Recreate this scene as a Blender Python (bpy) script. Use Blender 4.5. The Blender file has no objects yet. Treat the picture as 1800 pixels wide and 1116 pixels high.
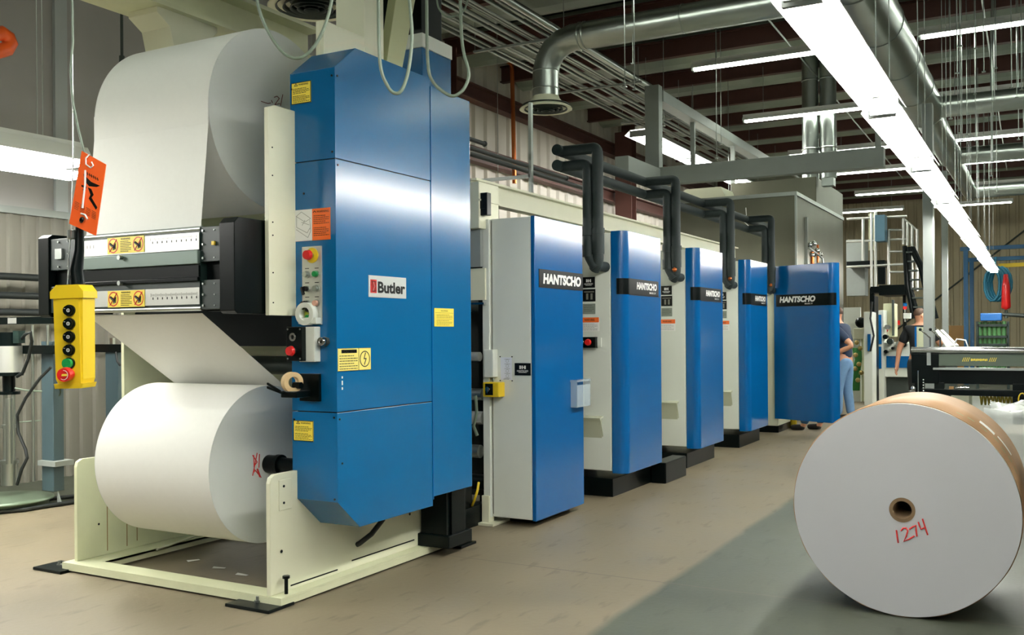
import bpy, bmesh, math, random
from mathutils import Vector, Matrix
random.seed(7)
sc = bpy.context.scene
COL = sc.collection
PI = math.pi

# ------------------------------------------------------------------ camera
F_PX, CAM_H, YAW, ROLL, SHIFT = 1696.6, 1.45, math.radians(28.918), math.radians(.406), 26.75
cd = bpy.data.cameras.new('camera'); cam = bpy.data.objects.new('camera', cd); COL.objects.link(cam)
cd.sensor_fit = 'HORIZONTAL'; cd.sensor_width = 36; cd.lens = F_PX/1800*36
cd.shift_y = SHIFT/1800; cd.clip_start = .05; cd.clip_end = 200
_fw = Vector((-math.sin(YAW), math.cos(YAW), 0)); _rt = Vector((math.cos(YAW), math.sin(YAW), 0)); _up = Vector((0,0,1))
_cr = _rt*math.cos(ROLL) - _up*math.sin(ROLL); _cu = _rt*math.sin(ROLL) + _up*math.cos(ROLL)
M = Matrix((( _cr.x,_cu.x,-_fw.x,0),(_cr.y,_cu.y,-_fw.y,0),(_cr.z,_cu.z,-_fw.z,CAM_H),(0,0,0,1)))
cam.matrix_world = M
sc.camera = cam
def P(u, v, ax, val):
    'point of the place seen at a pixel of the photograph, on the plane ax = val'
    d = _fw + _cr*((u-900)/F_PX) + _cu*((558-v+SHIFT)/F_PX)
    i = 'XYZ'.index(ax); o = Vector((0,0,CAM_H)); t = (val-o[i])/d[i]
    return o + d*t

# ------------------------------------------------------------------ world and exposure
w = bpy.data.worlds.new('world'); sc.world = w; w.use_nodes = True
w.node_tree.nodes['Background'].inputs[0].default_value = (.5,.7,.6,1)
w.node_tree.nodes['Background'].inputs[1].default_value = .02
sc.view_settings.view_transform = 'Standard'; sc.view_settings.look = 'None'
sc.view_settings.gamma = 1; sc.view_settings.use_curve_mapping = False
sc.view_settings.exposure = 0.15
E_TUBE = 72.0      # strength of the fluorescent tubes
E_CEIL = 24.0

# ------------------------------------------------------------------ materials
def s2l(c): return tuple(((x/255)/12.92 if x/255 <= .04045 else ((x/255+.055)/1.055)**2.4) for x in c)
MATS = {}
def mat(name, rgb, rough=.5, metal=0, noise=.0, scale=8, bump=0, spec=.5, coat=0, emit=None, es=0, trans=0, alpha=1, stretch=None):
    if name in MATS: return MATS[name]
    m = bpy.data.materials.new(name); m.use_nodes = True; nt = m.node_tree; b = nt.nodes['Principled BSDF']
    c = s2l(rgb)+(1,)
    b.inputs['Base Color'].default_value = c; b.inputs['Roughness'].default_value = rough; b.inputs['Metallic'].default_value = metal
    b.inputs['Specular IOR Level'].default_value = spec
    if coat: b.inputs['Coat Weight'].default_value = coat; b.inputs['Coat Roughness'].default_value = .24
    if emit: b.inputs['Emission Color'].default_value = tuple(emit)+(1,); b.inputs['Emission Strength'].default_value = es
    if trans: b.inputs['Transmission Weight'].default_value = trans
    if alpha < 1: b.inputs['Alpha'].default_value = alpha
    if noise or bump:
        tc = nt.nodes.new('ShaderNodeTexCoord'); mp = nt.nodes.new('ShaderNodeMapping'); nz = nt.nodes.new('ShaderNodeTexNoise')
        if stretch: mp.inputs['Scale'].default_value = stretch
        nt.links.new(tc.outputs['Object'], mp.inputs[0]); nt.links.new(mp.outputs[0], nz.inputs['Vector'])
        nz.inputs['Scale'].default_value = scale; nz.inputs['Detail'].default_value = 5
        if noise:
            mx = nt.nodes.new('ShaderNodeMix'); mx.data_type = 'RGBA'
            mx.inputs['A'].default_value = tuple(x*(1-noise) for x in c[:3])+(1,)
            mx.inputs['B'].default_value = tuple(min(1, x*(1+noise)) for x in c[:3])+(1,)
            nt.links.new(nz.outputs['Fac'], mx.inputs['Factor']); nt.links.new(mx.outputs['Result'], b.inputs['Base Color'])
        if bump:
            bp = nt.nodes.new('ShaderNodeBump'); bp.inputs['Strength'].default_value = bump; bp.inputs['Distance'].default_value = .01
            nt.links.new(nz.outputs['Fac'], bp.inputs['Height']); nt.links.new(bp.outputs[0], b.inputs['Normal'])
    MATS[name] = m; return m
BLUE = mat('blue_enamel', (0,92,144), .19, noise=.05, scale=3, bump=.02, spec=.55)
BLUE2 = mat('blue_door_enamel', (0,86,148), .17, noise=.05, scale=3, spec=.55)
CREAM = mat('cream_paint', (226,226,200), .42, noise=.04, scale=6)
OLDCREAM = mat('worn_cream_paint', (215,217,182), .5, noise=.12, scale=5)
WHITEP = mat('white_grey_paint', (222,226,216), .4, noise=.03, scale=6)
PAPER = mat('white_paper', (236,236,230), .8, noise=.02, scale=30)
PAPEREND = mat('paper_roll_end', (214,218,214), .85, noise=.05, scale=4)
KRAFT = mat('kraft_wrap', (152,118,84), .6, noise=.15, scale=6, bump=.3)
CORE = mat('brown_cardboard_core', (110,88,62), .8)
BLACK = mat('black_paint', (3,10,10), .3, spec=.16, noise=.2, scale=10)
DKGREEN = mat('dark_green_metal', (18,38,34), .45, noise=.3, scale=8)
RUBBER = mat('black_pipe_insulation', (30,42,42), .65, noise=.15, scale=20)
STEEL = mat('galvanised_steel', (176,182,178), .32, 1, noise=.12, scale=3, bump=.05)
SSTEEL = mat('stainless_panel', (112,112,98), .38, 1, noise=.15, scale=2, bump=.08, stretch=(1,1,.3))
CHROME = mat('chrome', (215,215,215), .15, 1)
ALU = mat('brushed_aluminium', (205,206,200), .35, .6)
GREYP = mat('grey_steel_paint', (140,146,142), .5, noise=.06)
DKGREY = mat('dark_grey_metal', (70,78,74), .4, .3, noise=.2)
YELLOW = mat('yellow_plastic', (226,192,30), .4)
STICKY = mat('yellow_label', (240,216,70), .5)
PALEY = mat('pale_yellow_label', (240,224,120), .5)
ORANGE = mat('orange_label', (240,110,40), .5)
ORTAG = mat('orange_tag_plastic', (244,100,40), .3)
RED = mat('red_plastic', (205,30,28), .3)
REDINK = mat('red_marker', (196,40,36), .7)
BROWNINK = mat('dark_red_marker', (110,40,36), .7)
GREENB = mat('green_button', (20,140,70), .3)
INK = mat('black_ink', (12,14,14), .3, spec=.3)
GREYINK = mat('grey_ink', (120,120,110), .6)
WHITEINK = mat('white_print', (236,236,232), .5)
RAILBR = mat('red_oxide_steel', (84,50,42), .6, noise=.2, scale=4)
DECK = mat('shadowed_roof_deck', (22,40,36), .8, noise=.2)  # dark green puts the shadow between the purlins into the deck colour
INSUL = mat('vinyl_insulation', (146,156,144), .28, noise=.1, scale=2, bump=.4, stretch=(3,1,1))
COPPER = mat('copper_pipe', (186,104,56), .3, .9)
CABLE = mat('grey_cable', (98,112,96), .5)
BLKCABLE = mat('black_cable', (18,24,24), .5)
TUBE = mat('lamp_tube', (255,255,255), .5, emit=(1,.99,.93), es=E_TUBE)
TUBEC = mat('ceiling_lamp_tube', (255,255,255), .5, emit=(.92,1,.86), es=E_CEIL)
REFLECT = mat('white_reflector', (244,244,240), .35)
DENIM = mat('blue_denim', (110,146,184), .8, noise=.1, scale=20)
NAVY = mat('navy_cloth', (22,40,66), .8, noise=.1, scale=20)
BLKCLOTH = mat('black_cloth', (18,22,26), .8)
SKIN = mat('skin', (208,150,118), .5)
HAIR = mat('brown_hair', (78,56,42), .7)
TROUSER = mat('dark_trousers', (50,52,50), .8)
SHOE = mat('dark_shoe', (34,30,28), .5)
TEAL = mat('blue_pipe_paint', (20,82,124), .4)
HOSEBLUE = mat('blue_hose', (30,120,150), .4)
PLASTIC = mat('clear_wrap', (220,226,222), .18, alpha=.45, bump=1.0, scale=14)
POCKET = mat('clear_acrylic', (210,225,230), .1, alpha=.35)
TAPE = mat('tan_tape', (206,178,132), .6)
CARD = mat('cardboard', (170,132,84), .8, noise=.1)
GLASSDK = mat('dark_glass', (20,30,30), .1)

# ------------------------------------------------------------------ mesh helpers
OFF = {}
class MB:
    def __init__(s): s.v=[]; s.f=[]; s.m=[]; s.mats=[]; s.cur=0; s.sm=[]; s.smooth=False
    def use(s, m):
        if m not in s.mats: s.mats.append(m)
        s.cur = s.mats.index(m); return s
    def add(s, vs, fs, smooth=False):
        n=len(s.v); s.v += [tuple(v) for v in vs]
        for f in fs: s.f.append([i+n for i in f]); s.m.append(s.cur); s.sm.append(smooth)
        return s
    def box(s, x0,x1,y0,y1,z0,z1, b=0):
        if x0>x1: x0,x1=x1,x0
        if y0>y1: y0,y1=y1,y0
        if z0>z1: z0,z1=z1,z0
        if b<=0:
            return s.add([(x0,y0,z0),(x1,y0,z0),(x1,y1,z0),(x0,y1,z0),(x0,y0,z1),(x1,y0,z1),(x1,y1,z1),(x0,y1,z1)],
                 [(3,2,1,0),(4,5,6,7),(0,1,5,4),(1,2,6,5),(2,3,7,6),(3,0,4,7)])
        bm=bmesh.new(); bmesh.ops.create_cube(bm,size=1)
        for v in bm.verts: v.co=Vector(((x0+x1)/2+v.co.x*(x1-x0),(y0+y1)/2+v.co.y*(y1-y0),(z0+z1)/2+v.co.z*(z1-z0)))
        bmesh.ops.bevel(bm,geom=bm.edges[:],offset=b,segments=2,profile=.5,affect='EDGES')
        bm.verts.index_update()
        s.add([v.co for v in bm.verts],[[v.index for v in f.verts] for f in bm.faces]); bm.free(); return s
    def obox(s, c, ax, ay, az):
        'oriented box: centre and three half vectors'
        c=Vector(c);ax=Vector(ax);ay=Vector(ay);az=Vector(az)
        vs=[c+ax*i+ay*j+az*k for k in(-1,1) for j in(-1,1) for i in(-1,1)]
        return s.add(vs,[(0,2,3,1),(4,5,7,6),(0,1,5,4),(1,3,7,5),(3,2,6,7),(2,0,4,6)])
    def prism(s, pts, ax, a, b):
        'polygon extruded along ax; pts are the other two coordinates in XYZ order'
        n=len(pts)
        def mk(p,t):
            return (t,p[0],p[1]) if ax=='X' else ((p[0],t,p[1]) if ax=='Y' else (p[0],p[1],t))
        vs=[mk(p,a) for p in pts]+[mk(p,b) for p in pts]
        return s.add(vs,[list(range(n))[::-1],list(range(n,2*n))]+[[i,(i+1)%n,(i+1)%n+n,i+n] for i in range(n)])
    def cyl(s, p0,p1,r,r1=None,seg=24,caps=True,smooth=True):
        p0=Vector(p0);p1=Vector(p1);r1=r if r1 is None else r1
        d=(p1-p0).normalized(); a=d.orthogonal().normalized(); b=d.cross(a)
        vs=[];
        for p,q in((p0,r),(p1,r1)):
            for i in range(seg):
                t=2*PI*i/seg; vs.append(p+(a*math.cos(t)+b*math.sin(t))*q)
        s.add(vs,[[i,(i+1)%seg,(i+1)%seg+seg,i+seg] for i in range(seg)],smooth)
        if caps:
            s.add(vs[:seg],[list(range(seg))[::-1]]); s.add(vs[seg:],[list(range(seg))])
        return s
    def ring(s, c, d, r0, r1, h, seg=48):
        'washer: centre of first face, axis, inner and outer radius, height'
        c=Vector(c); d=Vector(d).normalized(); a=d.orthogonal().normalized(); b=d.cross(a); vs=[]
        for q,k in((r0,0),(r1,0),(r1,h),(r0,h)):
            for i in range(seg):
                t=2*PI*i/seg; vs.append(c+d*k+(a*math.cos(t)+b*math.sin(t))*q)
        for j in range(4):
            o=j*seg;n=((j+1)%4)*seg
            s.add([],[]); base=len(s.v) if j==0 else base
            if j==0: s.add(vs,[])
            for i in range(seg):
                s.f.append([base+o+(i+1)%seg,base+o+i,base+n+i,base+n+(i+1)%seg]); s.m.append(s.cur); s.sm.append(j in(1,3))
        return s
    def tube(s, pts, r, seg=10, closed=False):
        pts=[Vector(p) for p in pts]; n=len(pts); rs=r if isinstance(r,(list,tuple)) else [r]*n
        t0=(pts[1]-pts[0]).normalized(); a=t0.orthogonal().normalized(); vs=[]
        for i,p in enumerate(pts):
            if i==0: t=pts[1]-pts[0]
            elif i==n-1: t=pts[-1]-pts[-2]
            else: t=(pts[i+1]-p).normalized()+(p-pts[i-1]).normalized()
            t.normalize(); a=(a-t*a.dot(t)); a.normalize(); b=t.cross(a)
            k=1.0
            if 0<i<n-1:
                cs=max(.35,abs((p-pts[i-1]).normalized().dot(t))); k=1.0
            for j in range(seg):
                q=2*PI*j/seg; vs.append(p+(a*math.cos(q)+b*math.sin(q))*rs[i]*k)
        fs=[[i*seg+j,i*seg+(j+1)%seg,(i+1)*seg+(j+1)%seg,(i+1)*seg+j] for i in range(n-1) for j in range(seg)]
        s.add(vs,fs,True)
        s.add(vs[:seg],[list(range(seg))[::-1]]); s.add(vs[-seg:],[list(range(seg))]); return s
    def lathe(s, prof, c, seg=32, axis='Z'):
        'profile of (radius, height) turned about a vertical or other axis through c'
        c=Vector(c); n=len(prof); vs=[]
        for r,h in prof:
            for i in range(seg):
                t=2*PI*i/seg; x,y=r*math.cos(t),r*math.sin(t)
                vs.append(c+(Vector((x,y,h)) if axis=='Z' else Vector((h,x,y)) if axis=='X' else Vector((y,h,x))))
        return s.add(vs,[[i*seg+j,i*seg+(j+1)%seg,(i+1)*seg+(j+1)%seg,(i+1)*seg+j] for i in range(n-1) for j in range(seg)],True)
    def sphere(s, c, r, seg=16):
        if not isinstance(r,(tuple,list)): r=(r,r,r)
        c=Vector(c); vs=[];n=seg//2
        for i in range(n+1):
            for j in range(seg):
                a=PI*i/n;b=2*PI*j/seg; vs.append(c+Vector((r[0]*math.sin(a)*math.cos(b),r[1]*math.sin(a)*math.sin(b),r[2]*math.cos(a))))
        return s.add(vs,[[i*seg+j,(i+1)*seg+j,(i+1)*seg+(j+1)%seg,i*seg+(j+1)%seg] for i in range(n) for j in range(seg)],True)
    def quad(s, a,b,c,d, t=.001):
        'thin plate with thickness'
        a,b,c,d=map(Vector,(a,b,c,d)); n=(b-a).cross(d-a).normalized()*t
        return s.add([a,b,c,d,a-n,b-n,c-n,d-n],[(0,1,2,3),(7,6,5,4),(0,4,5,1),(1,5,6,2),(2,6,7,3),(3,7,4,0)])
    def text(s, txt, c, right, up, h, wid=None, bold=0, shear=0, lift=.0012):
        'raised lettering: centre, reading direction, up direction, cap height, total width'
        cu=bpy.data.curves.new('lettering','FONT'); cu.body=txt; cu.offset=bold; cu.resolution_u=3; cu.shear=0
        o=bpy.data.objects.new('lettering',cu); COL.objects.link(o); dg=bpy.context.evaluated_depsgraph_get(); dg.update()
        me=bpy.data.meshes.new_from_object(o.evaluated_get(dg)); bpy.data.objects.remove(o); bpy.data.curves.remove(cu)
        if not me.vertices: return s
        xs=[v.co.x for v in me.vertices]; ys=[v.co.y for v in me.vertices]
        x0,x1,y0,y1=min(xs),max(xs),min(ys),max(ys); k=h/(y1-y0); kx=(wid/(x1-x0)) if wid else k
        R=Vector(right).normalized(); U=Vector(up).normalized(); N=R.cross(U); c=Vector(c)
        vs=[]
        for v in me.vertices:
            yy=(v.co.y-(y0+y1)/2)*k; xx=(v.co.x-(x0+x1)/2)*kx+shear*yy
            vs.append(c+R*xx+U*yy+N*lift)
        s.add(vs,[list(p.vertices) for p in me.polygons]); bpy.data.meshes.remove(me); return s
    def build(s, name, m=None, parent=None, bevel=0, off=None):
        me=bpy.data.meshes.new(name); o=bpy.data.objects.new(name,me); COL.objects.link(o)
        of=Vector((0,0,0))
        if parent is not None:
            o.parent=parent; of=OFF.get(parent.name,Vector((0,0,0))); OFF[o.name]=of
        elif off is not None:
            of=Vector(off); o.location=of; OFF[o.name]=of
        me.from_pydata([tuple(Vector(v)-of) for v in s.v],[],s.f)
        ms=s.mats if s.mats else [m]
        for q in ms: me.materials.append(q)
        for p,i,sm in zip(me.polygons,s.m,s.sm):
            p.material_index=i if s.mats else 0; p.use_smooth=sm
        me.update()
        if bevel:
            b=o.modifiers.new('bevel','BEVEL'); b.width=bevel; b.segments=2; b.limit_method='ANGLE'; b.angle_limit=math.radians(50)
        return o
def tag(o,label,cat,group=None,kind=None):
    if label: o['label']=label
    if cat: o['category']=cat
    if group: o['group']=group
    if kind: o['kind']=kind
    return o
def thing(name,label,cat,loc=(0,0,0),group=None):
    o=bpy.data.objects.new(name,None); COL.objects.link(o); o.location=loc; o.empty_display_size=.1
    OFF[o.name]=Vector(loc); return tag(o,label,cat,group)
def struct(o): o['kind']='structure'; return o
def copy_tree(o,parent=None):
    c=o.copy(); COL.objects.link(c)
    if parent is not None: c.parent=parent
    for ch in list(o.children): copy_tree(ch,c)
    return c
def move_copy(o,d,label=None):
    c=copy_tree(o); c.location=Vector(o.location)+Vector(d)
    if label: c['label']=label
    return c
B=lambda *a,**k: MB().box(*a,**k)
# flat label on a face: plane 'Y' faces -Y (the front), plane 'X' faces +X (the aisle)
def lab(parent,name,pl,val,a0,a1,z0,z1,m,t=.003,label=None,extra=None):
    if a0>a1: a0,a1=a1,a0
    mb=MB().use(m)
    if pl=='Y': mb.box(a0,a1,val-t,val,z0,z1); R=(1,0,0); at=lambda a,z,l=0: Vector((a,val-t-l,z))
    else: mb.box(val,val+t,a0,a1,z0,z1); R=(0,1,0); at=lambda a,z,l=0: Vector((val+t+l,a,z))
    W=a1-a0;H=z1-z0
    if extra:
        def tx(s,fx,fz,h,w,m2,bold=.02,shear=0): mb.use(m2).text(s,at(a0+W*fx,z0+H*fz),R,(0,0,1),h*H,w*W,bold,shear,.0008)
        def bar(fx0,fx1,fz,fh,m2):
            mb.use(m2); p=at(a0+W*fx0,z0+H*(fz-fh/2));q=at(a0+W*fx1,z0+H*(fz+fh/2),.0008)
            mb.box(p.x,q.x,p.y,q.y,p.z,q.z)
        def lines(fx0,fx1,fz0,fz1,n,m2,fh=.35):
            for i in range(n):
                z=fz0+(fz1-fz0)*(i+.5)/n; x=fx0
                e=fx0+(fx1-fx0)*(1 if i%3 else .8)
                while x<e-.02:
                    ww=random.uniform(.06,.16)*(fx1-fx0); bar(x,min(e,x+ww),z,abs(fz1-fz0)/n*fh,m2); x+=ww+.03*(fx1-fx0)
        def ringm(fx,fz,r,th,m2):
            c=at(a0+W*fx,z0+H*fz); d=Vector((0,-1,0)) if pl=='Y' else Vector((1,0,0)); mb.use(m2).ring(c,d,r-th,r,.0008,32)
        def stroke(p,q,th,m2):
            A=at(a0+W*p[0],z0+H*p[1],.0006);C=at(a0+W*q[0],z0+H*q[1],.0006); mb.use(m2).cyl(A,C,th/2,seg=6)
        extra(tx,bar,lines,ringm,stroke)
    o=mb.build(name,None,parent)
    if label: o['label']=label
    return o

# ================================================================== THE ROOM
XW=-8.86; YE=38.0; XR=9.0; YF=-4.0; ZC=6.6
# floor: one slab, tan-painted aisle between dark concrete
def floor_mat():
    m=bpy.data.materials.new('concrete_floor'); m.use_nodes=True; nt=m.node_tree; N=nt.nodes; L=nt.links; b=N['Principled BSDF']
    tc=N.new('ShaderNodeTexCoord'); sp=N.new('ShaderNodeSeparateXYZ'); L.new(tc.outputs['Object'],sp.inputs[0])
    nz=N.new('ShaderNodeTexNoise'); nz.inputs['Scale'].default_value=1.6; nz.inputs['Detail'].default_value=8; L.new(tc.outputs['Object'],nz.inputs['Vector'])
    n2=N.new('ShaderNodeTexNoise'); n2.inputs['Scale'].default_value=28; n2.inputs['Detail'].default_value=6; L.new(tc.outputs['Object'],n2.inputs['Vector'])
    def math_(op,a,bv,c=None):
        q=N.new('ShaderNodeMath'); q.operation=op
        for i,x in enumerate((a,bv,c)):
            if x is None: continue
            if isinstance(x,(int,float)): q.inputs[i].default_value=x
            else: L.new(x,q.inputs[i])
        return q.outputs[0]
    wob=math_('MULTIPLY',math_('SUBTRACT',nz.outputs['Fac'],.5),.10)
    x=math_('ADD',sp.outputs['X'],wob)
    def step(v,e,wd,up=True):
        q=N.new('ShaderNodeMapRange'); q.inputs['From Min'].default_value=e-wd; q.inputs['From Max'].default_value=e+wd
        q.inputs['To Min'].default_value=0 if up else 1; q.inputs['To Max'].default_value=1 if up else 0; L.new(v,q.inputs['Value']); return q.outputs[0]
    tan=math_('MULTIPLY',step(x,-7.45,.03),step(x,-1.92,.03,False))
    def ramp(c0,c1,f):
        q=N.new('ShaderNodeMix'); q.data_type='RGBA'; q.inputs['A'].default_value=s2l(c0)+(1,); q.inputs['B'].default_value=s2l(c1)+(1,); L.new(f,q.inputs['Factor']); return q.outputs['Result']
    ca=ramp((98,90,72),(134,122,100),nz.outputs['Fac']); cb=ramp((52,57,47),(82,86,72),nz.outputs['Fac'])
    mx=N.new('ShaderNodeMix'); mx.data_type='RGBA'; L.new(tan,mx.inputs['Factor']); L.new(cb,mx.inputs['A']); L.new(ca,mx.inputs['B'])
    # scuffs and specks
    mp=N.new('ShaderNodeMapping'); mp.inputs['Scale'].default_value=(1,.25,1); L.new(tc.outputs['Object'],mp.inputs[0])
    n3=N.new('ShaderNodeTexNoise'); n3.inputs['Scale'].default_value=14; n3.inputs['Detail'].default_value=3; L.new(mp.outputs[0],n3.inputs['Vector'])
    sc_=step(n3.outputs['Fac'],.64,.05)
    dark=N.new('ShaderNodeMix'); dark.data_type='RGBA'; dark.blend_type='MULTIPLY'; L.new(math_('MULTIPLY',sc_,.36),dark.inputs['Factor']); L.new(mx.outputs['Result'],dark.inputs['A']); dark.inputs['B'].default_value=(.35,.32,.28,1)
    # slab joints across the aisle
    md=math_('FRACT',math_('DIVIDE',math_('ADD',sp.outputs['Y'],.7),6.0),0); jo=math_('LESS_THAN',md,.0016)
    j2=N.new('ShaderNodeMix'); j2.data_type='RGBA'; L.new(jo,j2.inputs['Factor']); L.new(dark.outputs['Result'],j2.inputs['A']); j2.inputs['B'].default_value=(.1,.08,.06,1)
    L.new(j2.outputs['Result'],b.inputs['Base Color'])
    rr=N.new('ShaderNodeMapRange'); rr.inputs['To Min'].default_value=.38; rr.inputs['To Max'].default_value=.62; L.new(nz.outputs['Fac'],rr.inputs['Value']); L.new(rr.outputs[0],b.inputs['Roughness'])
    bp=N.new('ShaderNodeBump'); bp.inputs['Strength'].default_value=.12; bp.inputs['Distance'].default_value=.01; L.new(n2.outputs['Fac'],bp.inputs['Height']); L.new(bp.outputs[0],b.inputs['Normal'])
    return m
struct(B(XW-.2,XR+.2,YF-.2,YE+.2,-.2,0).build('floor',floor_mat()))
WALLM=mat('ribbed_wall_panel',(206,200,188),.5,noise=.05,scale=2)
WALLLOW=mat('lower_wall_panel',(112,110,100),.5,noise=.08,scale=2)
WALLBK=mat('tan_wall_panel',(206,192,160),.6,noise=.08,scale=2)
WALLGR=mat('grey_insulated_panel',(158,156,154),.7,noise=.06,scale=3)
# left wall: ribbed sheet; grey flat liner above the lower sheet in the near bay
def ribbed(mb,ax,val,d,a0,a1,z0,z1,pitch,dep):
    'trapezoid ribs standing out of a sheet at ax=val towards d'
    a=a0; pts=[]
    while a<a1:
        pts+= [(a,0),(a+pitch*.58,0),(a+pitch*.68,dep),(a+pitch*.9,dep)]; a+=pitch
    pts.append((a1,0)); 
    vs=[];n=len(pts)
    for z in(z0,z1):
        for p,q in pts: vs.append((val+d*q,min(p,a1),z) if ax=='X' else (min(p,a1),val+d*q,z))
    mb.add(vs,[[i,i+1,i+1+n,i+n] for i in range(n-1)])
mb=MB().use(WALLM); mb.box(XW-.2,XW,YF,YE,0,ZC+.2)
mb.use(WALLLOW); ribbed(mb,'X',XW+.002,1,YF,11.0,0,2.67,.16,.03)
mb.use(WALLM); ribbed(mb,'X',XW+.002,1,11.0,YE,0,ZC,.42,.05)
mb.use(WALLGR); mb.box(XW,XW+.03,YF,11.0,2.72,ZC)
struct(mb.build('wall_left'))
struct(B(XW+.001,XW+.06,YF,11.0,2.65,2.72).build('trim_1',GREYP))
mb=MB().use(WALLBK); mb.box(XW-.2,XR+.2,YE,YE+.2,0,ZC+.2); ribbed(mb,'Y',YE-.002,-1,XW,XR,0,ZC,.30,.04); struct(mb.build('wall_back'))
DIM=mat('dim_wall_paint',(92,90,82),.7); mb=MB().use(DIM); mb.box(XR,XR+.2,YF,YE,0,ZC+.2); struct(mb.build('wall_right'))
mb=MB().use(DIM); mb.box(XW-.2,XR+.2,YF-.2,YF,0,ZC+.2); struct(mb.build('wall_front'))
struct(B(XW-.2,XR+.2,YF-.2,YE+.2,ZC,ZC+.2).build('ceiling',DECK))
# battens on the grey liner
for i,y in enumerate((4.6,6.35,8.1,9.9)):
    struct(B(XW+.03,XW+.07,y,y+.14,2.72,ZC-.3).build('trim_%d'%(i+2),mat('pale_batten',(170,176,178),.6)))
# diagonal bracing on the end wall
tag(MB().cyl((-6.2,YE-.1,.3),(-.2,YE-.1,5.2),.03,seg=8).build('brace_rod',DKGREY),'long thin dark brace rod running slantwise up the tan end wall','rod')
# girts and columns of the left wall
GIRTG='brown steel girts along the left wall'
def beamI(name,p0,p1,wd,ht,m,label,cat,group=None):
    'I-beam between two points (horizontal)'
    p0=Vector(p0);p1=Vector(p1);d=(p1-p0);L_=d.length;d.normalize();s_=d.cross(Vector((0,0,1)));c=(p0+p1)/2;t=.012
    mb=MB().obox(c+Vector((0,0,ht/2-t)),d*L_/2,s_*wd/2,Vector((0,0,t))).obox(c-Vector((0,0,ht/2-t)),d*L_/2,s_*wd/2,Vector((0,0,t))).obox(c,d*L_/2,s_*.008,Vector((0,0,ht/2)))
    return tag(mb.build(name,m),label,cat,group)
beamI('girt',(XW+.165,11,5.62),(XW+.17,YE,5.62),.2,.28,RAILBR,'brown steel girt along the left wall just below the eave, above the copper pipe elbow','beam')
beamI('girt',(XW+.17,11,4.55),(XW+.17,YE,4.55),.2,.26,RAILBR,'lower brown steel girt along the left wall behind the round ceiling diffuser','beam')
for y,lb in ((12.9,'dark brown steel wall column right behind the blue splicer cabinet'),(20.6,'dark brown steel wall column behind the black pipe ends'),(28.5,'dark brown steel wall column far along the left wall')):
    x=XW+.48
    tag(MB().box(x-.2,x+.2,y-.15,y-.135,0,6.0).box(x-.2,x+.2,y+.135,y+.15,0,6.0).box(x-.01,x+.01,y-.135,y+.135,0,6.0).build('wall_column',RAILBR),lb,'column')
# ceiling: purlins across, sagging insulation between
yy=[]
y=4.0
k=0
while y<YE-1:
    beamI('purlin',(XW+.07,y,6.22),(XR-.05,y,6.22),.12,.30,RAILBR,'red-brown steel purlin crossing under the roof','beam','roof purlins')
    yy.append(y); y+=1.93; k+=1
for i,y in enumerate(yy[:-1]):
    pr=[]
    for j in range(7):
        t=j/6; pr.append((y+.35+t*.95, 6.34-.24*math.sin(PI*t)))
    pr+= [(y+1.30,6.58),(y+.35,6.58)]
    tag(MB().prism(pr,'X',XW+.07,XR-.05).build('insulation_batt',INSUL),'shiny pale vinyl insulation sagging between roof purlins','insulation','roof insulation')

# ------------------------------------------------------------------ lamps
def fixture(name,label,group,c,L_,w_,axis,tube_m,rod=True,h=.12):
    'strip light: reflector trough, two tubes, end sockets; c is the centre of its underside'
    cx,cy,cz=c; t=thing(name,label,'light',c,group)
    a=L_/2
    def tr(x,y,z): return (cx+x,cy+y,cz+z) if axis=='Y' else (cx+y,cy+x,cz+z)
    prof=[(-w_/2,0),(-w_*.30,h*.75),(w_*.30,h*.75),(w_/2,0),(w_/2-.004,.0),(w_*.30-.006,h*.70),(-w_*.30+.006,h*.70),(-w_/2+.004,0)]
    n=len(prof); vs=[tr(p[0],-a,p[1]) for p in prof]+[tr(p[0],a,p[1]) for p in prof]
    mb=MB(); mb.add(vs,[[i,(i+1)%n,(i+1)%n+n,i+n] for i in range(n)]+[[0,1,6,7],[1,2,5,6],[2,3,4,5],[8,15,14,9],[9,14,13,10],[10,13,12,11]])
    v=[tr(-w_*.12,-a,h*.75),tr(w_*.12,-a,h*.75),tr(w_*.12,a,h*.75),tr(-w_*.12,a,h*.75)]
    mb.add(v+[(p[0],p[1],p[2]+.05) for p in v],[(0,1,2,3),(4,5,6,7),(0,1,5,4),(1,2,6,5),(2,3,7,6),(3,0,4,7)])
    mb.build('reflector',REFLECT,t)
    for q in (-.22,.22):
        MB().cyl(tr(w_*q,-a+.05,-.012),tr(w_*q,a-.05,-.012),.019*max(1,w_/.3),seg=8).build('lamp_tube',tube_m,t)
    for e in(-1,1):
        p=tr(-w_*.32,e*(a-.02)-.015,.0);q=tr(w_*.32,e*(a-.02)+.015,h*.6); p=(p[0],p[1],p[2]-.035); MB().box(p[0],q[0],p[1],q[1],p[2],q[2]).build('socket',GREYP,t)
    if rod:
        for e in(-.7,.7):
            p=tr(0,e*a,h*.75+.04); MB().cyl(p,(p[0],p[1],6.12),.004,seg=6).build('hanger_rod',STEEL,t)
    return t
GM='long row of lights over the aisle'
f0=fixture('strip_light','white strip light in the long bright row overhead at the right',GM,(-.815,-2.0,2.85),2.40,.26,'Y',TUBE)
y=-2.0; yend=26.6
x0m=-.88
while y+2.44<yend:
    y+=2.44; move_copy(f0,(-.0095*(y+2),y+2,0))
# row over the far side of the press (seen above the gantry beam)
f1=fixture('strip_light','bright strip light row above the press, seen behind the grey gantry post','row of lights over the press',(-5.93,16.35,4.75),2.4,.5,'Y',TUBE)
for k in range(1,4): move_copy(f1,(0,2.44*k,0))
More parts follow.
